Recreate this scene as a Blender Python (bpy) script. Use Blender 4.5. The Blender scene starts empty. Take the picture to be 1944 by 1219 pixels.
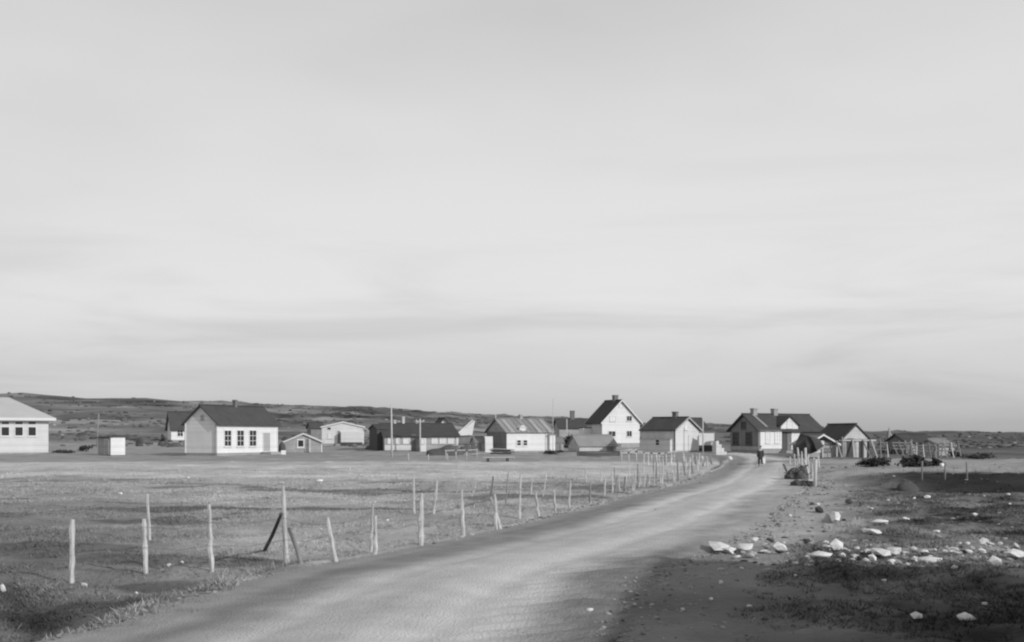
import bpy, math, random
import numpy as np
from mathutils import Vector, Matrix
R = math.radians
rnd = random.Random(7)
nrs = np.random.RandomState(11)
sc = bpy.context.scene
col = sc.collection

# ------------------------------------------------------------------ camera
EYE, FPX, U0, VH = 2.0, 2200.0, 972.0, 826.0      # eye height (m), focal length and horizon of the photograph
cam_d = bpy.data.cameras.new('camera'); cam = bpy.data.objects.new('camera', cam_d); col.objects.link(cam)
cam.location = (0, 0, EYE); cam.rotation_euler = (R(90), 0, 0)
cam_d.sensor_fit = 'HORIZONTAL'; cam_d.sensor_width = 36; cam_d.lens = FPX/1944*36
cam_d.shift_y = (VH-609.5)/1944
cam_d.clip_end = 8000; cam_d.clip_start = .1
sc.camera = cam
# ------------------------------------------------------------------ sky, sun, exposure
SUN_AZ, SUN_EL = 126.0, 25.0                      # clockwise from the view direction
w = bpy.data.worlds.new('World'); sc.world = w; w.use_nodes = True
nt = w.node_tree; N = nt.nodes; L = nt.links; N.clear()
def nd(t, **k):
    n = N.new(t)
    for a, b in k.items(): setattr(n, a, b)
    return n
out = nd('ShaderNodeOutputWorld'); bg = nd('ShaderNodeBackground'); bg.inputs['Strength'].default_value = .1
L.new(bg.outputs[0], out.inputs[0])
sky = nd('ShaderNodeTexSky', sky_type='NISHITA', sun_disc=False)
sky.sun_elevation = R(SUN_EL); sky.sun_rotation = R(SUN_AZ); sky.air_density = 1.0; sky.dust_density = 2.0; sky.ozone_density = 1.0
bw = nd('ShaderNodeRGBToBW'); L.new(sky.outputs[0], bw.inputs[0])
tc = nd('ShaderNodeTexCoord'); sep = nd('ShaderNodeSeparateXYZ'); L.new(tc.outputs['Generated'], sep.inputs[0])
def math_n(op, a, b=None, c=None, clamp=False):
    m = nd('ShaderNodeMath', operation=op, use_clamp=clamp)
    for i, v in enumerate((a, b, c)):
        if v is None: continue
        if isinstance(v, (int, float)): m.inputs[i].default_value = v
        else: L.new(v, m.inputs[i])
    return m.outputs[0]
def noise_n(scale, vec, detail=5, rough=.55, dist=0.):
    mp = nd('ShaderNodeMapping'); mp.inputs['Scale'].default_value = vec; L.new(tc.outputs['Generated'], mp.inputs[0])
    n = nd('ShaderNodeTexNoise'); n.inputs['Scale'].default_value = scale; n.inputs['Detail'].default_value = detail
    n.inputs['Roughness'].default_value = rough; n.inputs['Distortion'].default_value = dist
    L.new(mp.outputs[0], n.inputs['Vector']); return n.outputs[0]
def ramp_n(v, stops):
    r = nd('ShaderNodeValToRGB'); L.new(v, r.inputs[0]); r.color_ramp.interpolation = 'EASE'
    e = r.color_ramp.elements
    e[0].position, e[0].color = stops[0][0], (stops[0][1],)*3+(1,)
    e[1].position, e[1].color = stops[-1][0], (stops[-1][1],)*3+(1,)
    for p, c in stops[1:-1]:
        x = e.new(p); x.color = (c,)*3+(1,)
    return r.outputs[0]
SKY = dict(clear=.95, veil=7.75)
clear = math_n('MULTIPLY', bw.outputs[0], SKY['clear'])
# long low stratus bands: strongest near the horizon, thin veil above
bands = noise_n(2.2, (1, 1, 8), 7, .56, .6)
soft = noise_n(1.3, (1, 1, 3.2), 4, .5)
low = ramp_n(sep.outputs[2], [(0, .9), (.07, .85), (.13, .6), (.19, .25), (.28, .02), (1, .0)])
band_dark = math_n('MULTIPLY', ramp_n(bands, [(.45, 0), (.72, 1)]), low)
veil_cov = ramp_n(sep.outputs[2], [(0, .46), (.05, .66), (.12, .90), (.24, .84), (.38, .74), (.7, .42), (1, .34)])
veil_cov = math_n('MULTIPLY', veil_cov, ramp_n(soft, [(.25, .80), (.7, 1.12)]), clamp=True)
vb = math_n('MULTIPLY', math_n('SUBTRACT', 1.0, math_n('MULTIPLY', band_dark, .22)), SKY['veil'])
mx = nd('ShaderNodeMix', data_type='FLOAT')
L.new(veil_cov, mx.inputs[0]); L.new(clear, mx.inputs[2]); L.new(vb, mx.inputs[3])
L.new(mx.outputs[0], bg.inputs['Color'])
sd = bpy.data.lights.new('sun', 'SUN'); sd.energy = 2.7; sd.angle = R(.6); sd.color = (1, 1, 1)
so = bpy.data.objects.new('sun', sd); col.objects.link(so)
sdir = Vector((math.sin(R(SUN_AZ))*math.cos(R(SUN_EL)), math.cos(R(SUN_AZ))*math.cos(R(SUN_EL)), math.sin(R(SUN_EL))))
so.rotation_euler = (-sdir).to_track_quat('-Z', 'Y').to_euler(); so.location = sdir*60
sc.view_settings.view_transform = 'Standard'; sc.view_settings.look = 'None'
sc.view_settings.exposure = 0.0; sc.view_settings.gamma = 1.0; sc.view_settings.use_curve_mapping = False
sc.render.engine = 'CYCLES'
try: sc.cycles.filter_width = 2.2                  # soft old lens
except Exception: pass

# ------------------------------------------------------------------ materials (a grey world: the photograph is monochrome)
def material(name, alb, rough=.85, scale=3.0, amt=.25, fine=30.0, bump=.3, bdist=.02, stretch=(1, 1, 1), attr=None, spec=.25, clad=0):
    m = bpy.data.materials.new(name); m.use_nodes = True
    t = m.node_tree; n = t.nodes; l = t.links
    b = n['Principled BSDF']; b.inputs['Roughness'].default_value = rough
    b.inputs['Specular IOR Level'].default_value = spec
    tcn = n.new('ShaderNodeTexCoord'); mp = n.new('ShaderNodeMapping'); mp.inputs['Scale'].default_value = stretch
    l.new(tcn.outputs['Object'], mp.inputs[0])
    def noi(s, d=5, r=.6):
        x = n.new('ShaderNodeTexNoise'); x.inputs['Scale'].default_value = s; x.inputs['Detail'].default_value = d
        x.inputs['Roughness'].default_value = r; l.new(mp.outputs[0], x.inputs['Vector']); return x.outputs[0]
    def mt(op, a, c2, c3=None):
        x = n.new('ShaderNodeMath'); x.operation = op
        for i, v in enumerate((a, c2, c3)):
            if v is None: continue
            if isinstance(v, (int, float)): x.inputs[i].default_value = v
            else: l.new(v, x.inputs[i])
        return x.outputs[0]
    a, f = noi(scale), noi(fine, 3)
    va = mt('MULTIPLY_ADD', mt('SUBTRACT', a, .5), amt*2.6, 1.0)
    vf = mt('MULTIPLY_ADD', mt('SUBTRACT', f, .5), amt*1.3, 1.0)
    v = mt('MULTIPLY', va, vf)
    if attr:
        at_ = n.new('ShaderNodeAttribute'); at_.attribute_name = attr
        v = mt('MULTIPLY', v, at_.outputs['Fac'])
    else:
        v = mt('MULTIPLY', v, alb)
    if clad:                                         # lapped boards: a dark joint every clad metres, each board a little different
        sx = n.new('ShaderNodeSeparateXYZ'); l.new(tcn.outputs['Object'], sx.inputs[0])
        q = mt('DIVIDE', sx.outputs[2], clad); jn = mt('LESS_THAN', mt('FRACT', q, 0), .16)
        wn_ = n.new('ShaderNodeTexWhiteNoise'); wn_.noise_dimensions = '1D'; l.new(mt('FLOOR', q, 0), wn_.inputs['W'])
        v = mt('MULTIPLY', v, mt('MULTIPLY', mt('MULTIPLY_ADD', jn, -.22, 1.0), mt('MULTIPLY_ADD', wn_.outputs['Value'], .12, .96)))
    v = mt('MAXIMUM', v, .012)
    l.new(v, b.inputs['Base Color'])
    if bump > 0:
        bp = n.new('ShaderNodeBump'); bp.inputs['Strength'].default_value = bump; bp.inputs['Distance'].default_value = bdist
        l.new(f, bp.inputs['Height']); l.new(bp.outputs[0], b.inputs['Normal'])
    return m
M = {}
def mk(key, *a, **k): M[key] = material(key, *a, **k)
PL = dict(stretch=(1, 1, .25), clad=.19)
mk('white_paint', .68, .6, 1.2, .10, 9, .15, **PL)
mk('cream_paint', .60, .65, 1.2, .08, 9, .15, **PL)
mk('offwhite', .60, .7, 1.4, .10, 9, .2, **PL)
mk('grey_board', .36, .85, 1.6, .22, 12, .4, **PL)
mk('pale_grey_board', .52, .85, 1.6, .2, 12, .4, **PL)
mk('dark_board', .20, .85, 1.6, .25, 12, .4, **PL)
mk('dark_trim', .10, .8, 2, .2)
mk('tar_roof', .072, .85, .9, .28, 8, .5, spec=.15)
mk('hall_roof', .46, .6, .9, .1, 8, .2)
mk('tin_roof', .27, .55, .9, .18, 8, .2)
mk('tin_roof_dark', .22, .55, .9, .18, 8, .2)
mk('pale_roof', .35, .7, .8, .12, 8, .2)
mk('light_sheet', .80, .55, .8, .08, 8, .1)
mk('brick', .17, .9, 4, .3, 20, .5)
mk('concrete', .33, .9, 2, .2, 18, .4)
mk('door_grey', .36, .7, 2, .12, 12, .2, **PL)
mk('curtain', .72, .8, 2, .1)
mk('old_pole', .50, .85, 7, .42, 45, .6, stretch=(1, 1, .5))
mk('peeled_wood', .85, .6, 3, .06, 30, .2)
mk('dark_wood', .085, .85, 4, .3, 30, .4)
mk('grey_wood', .25, .85, 4, .35, 30, .4)
mk('pale_plank', .50, .8, 3, .25, 30, .3)
mk('stone_pale', .72, .9, 3, .34, 40, .5)
mk('stone_grey', .30, .9, 5, .3, 40, .5)
mk('stone_dark', .075, .9, 5, .3, 40, .5)
mk('turf', .11, .95, 3, .45, 20, .8, .06)
mk('wire', .16, .5, 5, .1)
mk('tarred', .045, .7, 3, .3, 20, .3)
mk('cloth_dark', .05, .9, 8, .2)
mk('skin', .45, .6, 8, .05)
mk('hair', .06, .7, 20, .2)
mk('cloth_white', .78, .8, 8, .06)
mk('ground', .3, .95, .55, .30, 9, .9, .05, attr='alb', spec=.1)
mk('gravel', .3, .95, 1.1, .17, 30, .9, .035, attr='alb', spec=.15)
mk('grass', .3, .9, 2, .1, 12, 0, attr='alb', spec=.1)
mk('leaf', .06, .8, 3, .5, 14, 0, spec=.2)
g = bpy.data.materials.new('glass'); g.use_nodes = True; M['glass'] = g
b = g.node_tree.nodes['Principled BSDF']; b.inputs['Base Color'].default_value = (.035, .035, .035, 1); b.inputs['Roughness'].default_value = .25; b.inputs['Specular IOR Level'].default_value = .25

# ------------------------------------------------------------------ noise and terrain
def hash2(ix, iy, s):
    h = (ix.astype(np.int64)*374761393 + iy.astype(np.int64)*668265263 + s*974711) & 0x7fffffff
    h = ((h ^ (h >> 13))*1274126177) & 0x7fffffff
    return ((h ^ (h >> 16)) & 0xffff)/65535.0
def vnoise(x, y, s=0):
    x = np.asarray(x, float); y = np.asarray(y, float)
    ix, iy = np.floor(x), np.floor(y); fx, fy = x-ix, y-iy
    fx = fx*fx*fx*(fx*(fx*6-15)+10); fy = fy*fy*fy*(fy*(fy*6-15)+10)
    ix = ix.astype(np.int64); iy = iy.astype(np.int64)
    a, b_ = hash2(ix, iy, s), hash2(ix+1, iy, s); c, d = hash2(ix, iy+1, s), hash2(ix+1, iy+1, s)
    return (a*(1-fx)+b_*fx)*(1-fy) + (c*(1-fx)+d*fx)*fy
def fbm(x, y, s=0, o=4):
    t, amp, n = 0, .5, 0
    for i in range(o):
        t = t + amp*vnoise(x*2**i+i*17.3, y*2**i-i*9.1, s+i); n += amp; amp *= .5
    return t/n
def sstep(x, a, b_):
    t = np.clip((np.asarray(x, float)-a)/(b_-a), 0, 1); return t*t*(3-2*t)
# the turf edge on the far (left) side of the road, X as a function of Y (metres)
LY = np.array([-80, -20, 0, 6, 10.0, 12.6, 15.7, 18.2, 20.9, 24.9, 31.2, 37, 44.4, 55.7, 68.8, 84, 98, 110, 122, 140, 170])
LX = np.array([-120, -45, -13, -6.6, -4.75, -4.45, -4.0, -2.75, -1.63, -.25, 1.6, 3.45, 5.8, 8.8, 12.1, 15.7, 18.2, 19.8, 20.2, 18.5, 14])
_fy = np.linspace(-80, 170, 1500); _fx = np.interp(_fy, LY, LX)
_k = np.hanning(41); _k /= _k.sum(); _p = np.concatenate([_fx[:1]+(_fx[0]-_fx[1:21][::-1])*0+np.zeros(20), _fx, np.full(20, _fx[-1])])
_sx = np.convolve(_p, _k, 'valid'); _sx[:20] = _fx[:20]
def lip(y): return np.interp(y, _fy, _sx)
ROADW = 5.7
def road_d(x, y):                                   # metres to the right of the turf edge
    y = np.asarray(y, float)
    return (np.asarray(x, float)-lip(y)+.22*(vnoise(y*.9, y*0+3, 5)-.5))*.94
SKX = np.array([-900, -309, -270, -205, -156, -72, -39, -16, 25, 77, 136, 180, 212, 309, 900])
SKZ = np.array([33, 27.6, 24.9, 22.6, 21.6, 18.1, 15.8, 13.6, 11.9, 9.8, 8.4, 6.4, 4.0, 3.5, 3.2])
def seg_d(x, y):                                    # side ditch in the corner of the field
    p, q = np.array([-7.6, 17.2]), np.array([-4.7, 12.0]); d = q-p
    t = np.clip(((x-p[0])*d[0]+(y-p[1])*d[1])/(d@d), 0, 1)
    return np.hypot(x-p[0]-t*d[0]+.25*(vnoise(y*1.1, y*0, 15)-.5), y-p[1]-t*d[1])
def terrain0(x, y):                                 # large shape of the land
    x = np.asarray(x, float); y = np.asarray(y, float)
    h = np.interp(x*700/np.maximum(y, 150), SKX, SKZ)
    t = np.clip((y-112)/588, 0, 1.25)**1.4
    z = h*np.minimum(t, 1.0) - np.maximum(y-720, 0)*.012
    d = road_d(x, y)
    near = 1-sstep(y, 95, 125)
    field = (1-sstep(d, -.5, .15))
    z = z - .20*field*near - .17*near*np.exp(-((d+.42)/.26)**2) + .07*near*np.exp(-((d-.22)/.22)**2)
    z = z - .13*np.exp(-(seg_d(x, y)/.38)**2)
    # cut peat bank on the heath beyond the road
    bx = sstep(x, 12, 17)
    z = z + .42*bx*sstep(y, 43.5, 47.5)*(1-sstep(y, 70, 95)) - .15*bx*np.exp(-((y-42)/2.2)**2)
    return z
def terrain(x, y):
    x = np.asarray(x, float); y = np.asarray(y, float)
    z = terrain0(x, y)
    d = road_d(x, y)
    on = sstep(d, -.2, .4)*(1-sstep(d, ROADW-1.4, ROADW+.4))*(1-sstep(y, 100, 125))
    rough = (1-on)
    right = sstep(d, ROADW-.5, ROADW+2)
    z = z + rough*((fbm(x*.35, y*.35, 3)-.5)*.30 + (fbm(x*1.5, y*1.5, 9, 3)-.5)*(.10+.10*right) + right*(fbm(x*3.6, y*3.6, 13, 3)-.5)*.06)
    far = sstep(y, 150, 420)
    z = z + far*((fbm(x*.035, y*.02, 21, 4)-.5)*4.2 + (fbm(x*.16, y*.1, 25, 3)-.5)*1.6)
    return z
def tz(x, y): return float(terrain(np.array([x]), np.array([y]))[0])
def ground_at(u, v, smooth=True):                   # where the sight line meets the land
    ys = np.arange(6, 420, .1); xs = (u-U0)*ys/FPX; zs = EYE-(v-VH)*ys/FPX
    k = np.argmax(terrain0(xs, ys) >= zs)
    return float(xs[k]), float(ys[k])
def zpx(v, y): return EYE+(VH-v)*y/FPX

def albedo(x, y):
    d = road_d(x, y)
    n1, n2 = fbm(x*.12, y*.12, 31, 4), fbm(x*.6, y*.6, 37, 4)
    n3 = fbm(x*.05, y*.16, 41, 3)
    left = .335 + .15*(n1-.5)*2*.8 + .13*(n2-.5)*2*.8
    left = left*(1-.45*sstep(fbm(x*.22+9, y*.5, 47, 4), .56, .66))      # hummock shadows painted as darker patches of turf
    left = left*(1-.42*sstep(-x/np.maximum(y, 4), .16, .42)*(1-sstep(y, 22, 50)))   # longer dark grass in the corner of the field
    strip = sstep(y + 10*(n3-.5), 52, 66)*(1-sstep(y + 5*(n3-.5), 92, 97))
    left = left*(1-strip) + strip*(.46+.26*(n2-.5)+.24*(n3-.5)+.16*(n1-.5))
    yard = sstep(y, 93, 98)*(1-sstep(y, 150, 190))
    left = left*(1-yard)+yard*(.29+.12*(n2-.5))
    hill = sstep(y, 150, 190)
    m = fbm(x*.045, y*.03, 51, 5); m2 = fbm(x*.2, y*.12, 55, 3)
    hl = .205 + .23*(m-.5)*2*.9 + .16*(m2-.5)
    hl = hl - .05*sstep(y, 330, 600)
    left = left*(1-hill)+hill*hl
    right = .155 + .17*(n1-.5) + .34*(n2-.5) + .22*(fbm(x*1.6, y*1.6, 39, 4)-.5)
    right = right*(1-.48*(1-sstep(y+3*(n2-.5), 14, 19.5)))                # foreground shadow deepened in the ground colour
    gr = 1-sstep(d-ROADW+2.2*(n1-.5)+1.2*(n2-.5), 0, 2.4)
    gr = gr*(1-sstep(y, 95, 125))
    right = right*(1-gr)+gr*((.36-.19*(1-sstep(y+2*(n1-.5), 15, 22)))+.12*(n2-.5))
    pale = sstep(y+3*(n2-.5), 48, 52)*(1-sstep(y+6*(n1-.5), 82, 90))
    right = right*(1-pale)+pale*(.31+.16*(n2-.5)+.1*(n1-.5))
    bank = sstep(x+2.5*(n2-.5), 13, 17)*sstep(y+1.5*(n2-.5), 40, 42.5)*(1-sstep(y+1.2*(n2-.5), 48, 50))
    right = right*(1-bank)+bank*(.028+.03*(n2-.5))
    heath = sstep(y+12*(n1-.5), 88, 104)
    hr = .12+.12*(m-.5)*2*.7+.09*(n2-.5)
    right = right*(1-heath)+heath*hr
    s = sstep(d, 1.5, 4.5)
    s2 = sstep(x-.16*y, -2, 10)                      # beyond the end of the road
    k = np.where(y < 110, s, s2)
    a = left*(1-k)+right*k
    nr = (1-sstep(y, 80, 100))
    a = a*(1-.62*nr*np.exp(-((d+.42)/.22)**2)*sstep(n2+.25*(n1-.5), .40, .52)*sstep(y, 15, 19))   # shade line of the roadside ditch put into the colour
    a = a*(1-.6*np.exp(-(seg_d(x, y)/.3)**2))
    a = a+.10*nr*np.exp(-((d-.1)/.2)**2)                                                         # dry turf on the lip
    return np.clip(a, .018, .6)

def spaced(lo, hi, c0, c1, step, grow):
    a = list(np.arange(c0, c1, step)); s = step; x = c1; up = []
    while x < hi: up.append(x); s *= grow; x += s
    s = step; x = c0-step; dn = []
    while x > lo: dn.append(x); s *= grow; x -= s
    return np.array(dn[::-1]+a+up)
def grid_mesh(name, X, Y, Z, alb, mat, keep=None):
    ny, nx = X.shape
    me = bpy.data.meshes.new(name)
    idx = np.arange(ny*nx).reshape(ny, nx)
    q = np.stack([idx[:-1, :-1], idx[:-1, 1:], idx[1:, 1:], idx[1:, :-1]], -1).reshape(-1, 4)
    me.vertices.add(ny*nx); me.vertices.foreach_set('co', np.stack([X, Y, Z], -1).astype(np.float32).ravel())
    me.loops.add(q.size); me.loops.foreach_set('vertex_index', q.ravel().astype(np.int32))
    me.polygons.add(len(q)); me.polygons.foreach_set('loop_start', np.arange(0, q.size, 4, dtype=np.int32))
    me.update(calc_edges=True)
    me.polygons.foreach_set('use_smooth', np.ones(len(q), bool))
    at_ = me.attributes.new('alb', 'FLOAT', 'POINT'); at_.data.foreach_set('value', alb.astype(np.float32).ravel())
    me.materials.append(M[mat])
    o = bpy.data.objects.new(name, me); col.objects.link(o); return o
xs = spaced(-2200, 2200, -10, 12, .13, 1.035); ys = spaced(-90, 3200, 10, 42, .13, 1.022)
GX, GY = np.meshgrid(xs, ys); GZ = terrain(GX, GY)
D_ = road_d(GX, GY)
under = sstep(D_, .25, .7)*(1-sstep(D_, ROADW-.9, ROADW-.2))*(1-sstep(GY, 112, 120))
GZ = GZ-.07*under
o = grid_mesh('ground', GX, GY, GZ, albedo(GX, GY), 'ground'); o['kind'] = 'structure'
# ---- road: a crowned gravel sheet from the foreground to the houses
ry = np.concatenate([np.arange(-70, 8, .8), np.arange(8, 45, .09), np.arange(45, 121, .25)])
rd = np.linspace(.05, ROADW+.1, 96)
RD, RY = np.meshgrid(rd, ry)
RX = lip(RY)+RD/.94-.22*(vnoise(RY*.9, RY*0+3, 5)-.5)
RZ = terrain(RX, RY)
tt = RD/ROADW
edge = sstep(RD, .05, .55)*(1-sstep(RD, ROADW-1.0, ROADW+.05))
RZ = RZ + .035*edge - .05*(1-edge) + .05*np.exp(-((RD-2.9)/1.3)**2)
for c_ in (2.1, 3.7): RZ = RZ-.035*np.exp(-((RD-c_-.25*(vnoise(RY*.15, RY*0, 61)-.5))/.22)**2)
rip = np.exp(-((RD-4.75)/.75)**2)*(1-sstep(RY, 17, 21))
RZ = RZ + rip*.030*np.sin((RY*.9-RX*.55)*2*math.pi/.42 + 5*fbm(RX*.8, RY*.8, 71)) + (fbm(RX*2.6, RY*2.6, 73, 3)-.5)*.035*sstep(RD, 3.9, 4.8)
n2 = fbm(RX*.7, RY*.7, 81, 4); n1 = fbm(RX*.15, RY*.15, 83, 3)
sh = sstep(RD+.5*(n2-.5), 1.1, 2.1)*(1-sstep(RD+.9*(n2-.5)+.5*(n1-.5), 3.7, 4.8))
ra = .275 + .05*(n2-.5) + (.25+.05*(1-sstep(RY, 14, 22)))*sh + .06*(n1-.5)*sh
ra = ra - .05*np.exp(-((RD-2.9-.3*(n1-.5))/.3)**2)*sh + .16*(fbm(RD*1.5+.6*n1, RY*.10, 87, 4)-.5) + .07*(fbm(RD*5, RY*.25, 86, 3)-.5) + .10*(fbm(RX*3, RY*3, 88, 3)-.5)
lipc = np.exp(-((RD-.25)/.2)**2); ra = ra+.07*lipc
ra = ra + .10*sstep(RD, 4.0, 4.8)*sstep(RY, 19, 26) - .10*sstep(RD, 3.9, 4.9)*(1-sstep(RY, 17, 22))
o = grid_mesh('road', RX, RY, RZ, np.clip(ra, .1, .6), 'gravel'); o['kind'] = 'structure'

# ------------------------------------------------------------------ mesh helpers
class MB:
    def __init__(s): s.v = []; s.f = []
    def add(s, vs, fs):
        n = len(s.v); s.v += [tuple(p) for p in vs]; s.f += [tuple(i+n for i in f) for f in fs]; return s
    def box(s, x0, y0, z0, x1, y1, z1):
        vs = [(x0, y0, z0), (x1, y0, z0), (x1, y1, z0), (x0, y1, z0), (x0, y0, z1), (x1, y0, z1), (x1, y1, z1), (x0, y1, z1)]
        return s.add(vs, [(0, 3, 2, 1), (4, 5, 6, 7), (0, 1, 5, 4), (1, 2, 6, 5), (2, 3, 7, 6), (3, 0, 4, 7)])
    def prism(s, a, b_):                            # two matching outlines
        n = len(a); vs = list(a)+list(b_)
        return s.add(vs, [tuple(range(n))[::-1], tuple(range(n, 2*n))]+[(i, (i+1) % n, n+(i+1) % n, n+i) for i in range(n)])
    def beam(s, p, q, wx, wz=None):
        p, q = Vector(p), Vector(q); d = (q-p).normalized(); wz = wz or wx
        a = d.cross(Vector((0, 0, 1)))
        a = a.normalized() if a.length > 1e-3 else Vector((1, 0, 0))
        c = a.cross(d).normalized()
        ring = lambda o_: [o_+a*wx/2*i+c*wz/2*j for i, j in ((-1, -1), (1, -1), (1, 1), (-1, 1))]
        return s.prism(ring(p), ring(q))
    def tube(s, pts, rad, n=7, wob=0, rs=rnd):
        pts = [Vector(p) for p in pts]; rings = []
        for i, p in enumerate(pts):
            d = (pts[min(i+1, len(pts)-1)]-pts[max(i-1, 0)]).normalized()
            a = d.cross(Vector((0, 1, .013))).normalized(); c = d.cross(a).normalized()
            r = rad[i] if isinstance(rad, (list, tuple)) else rad
            rings.append([p+(a*math.cos(2*math.pi*k/n)+c*math.sin(2*math.pi*k/n))*r*(1+rs.uniform(-wob, wob)) for k in range(n)])
        vs = [v for r_ in rings for v in r_]; fs = []
        for i in range(len(rings)-1):
            for k in range(n): fs.append((i*n+k, i*n+(k+1) % n, (i+1)*n+(k+1) % n, (i+1)*n+k))
        fs.append(tuple(range(n))[::-1]); fs.append(tuple(range((len(rings)-1)*n, len(rings)*n)))
        return s.add(vs, fs)
    def mesh(s, name, mat, smooth=False):
        me = bpy.data.meshes.new(name); me.from_pydata(s.v, [], s.f); me.update()
        me.materials.append(M[mat])
        if smooth: me.polygons.foreach_set('use_smooth', [True]*len(me.polygons))
        return me
    def build(s, name, mat, parent=None, smooth=False):
        return link(name, s.mesh(name, mat, smooth), parent)
def link(name, me, parent=None, loc=None):
    o = bpy.data.objects.new(name, me); col.objects.link(o)
    if parent: o.parent = parent
    if loc is not None: o.location = loc
    return o
def tag(o, label, cat, group=None, kind=None):
    o['label'] = label; o['category'] = cat
    if group: o['group'] = group
    if kind: o['kind'] = kind
    return o
def thing(name, label, cat, loc, rz=0, group=None):
    e = bpy.data.objects.new(name, None); col.objects.link(e); e.empty_display_size = .3
    e.location = loc; e.rotation_euler.z = rz
    return tag(e, label, cat, group)
def copy_tree(o, parent=None):
    c = o.copy(); col.objects.link(c); c.parent = parent
    for ch in list(o.children): copy_tree(ch, c)
    return c

def blob(rx, ry, rz, n=2, amp=.2, seed=0):
    import bmesh
    bm = bmesh.new(); bmesh.ops.create_icosphere(bm, subdivisions=n, radius=1)
    me = bpy.data.meshes.new('blob'); rs = np.random.RandomState(seed)
    off = rs.rand(3)*50
    for v in bm.verts:
        p_ = v.co; k = 1+amp*2*(float(fbm(np.array([p_.x*1.3+off[0]+p_.z]), np.array([p_.y*1.3+off[1]-p_.z*.7]), seed)[0])-.5)
        v.co = Vector((p_.x*rx*k, p_.y*ry*k, p_.z*rz*k))
    bm.to_mesh(me); bm.free(); return me

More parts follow.
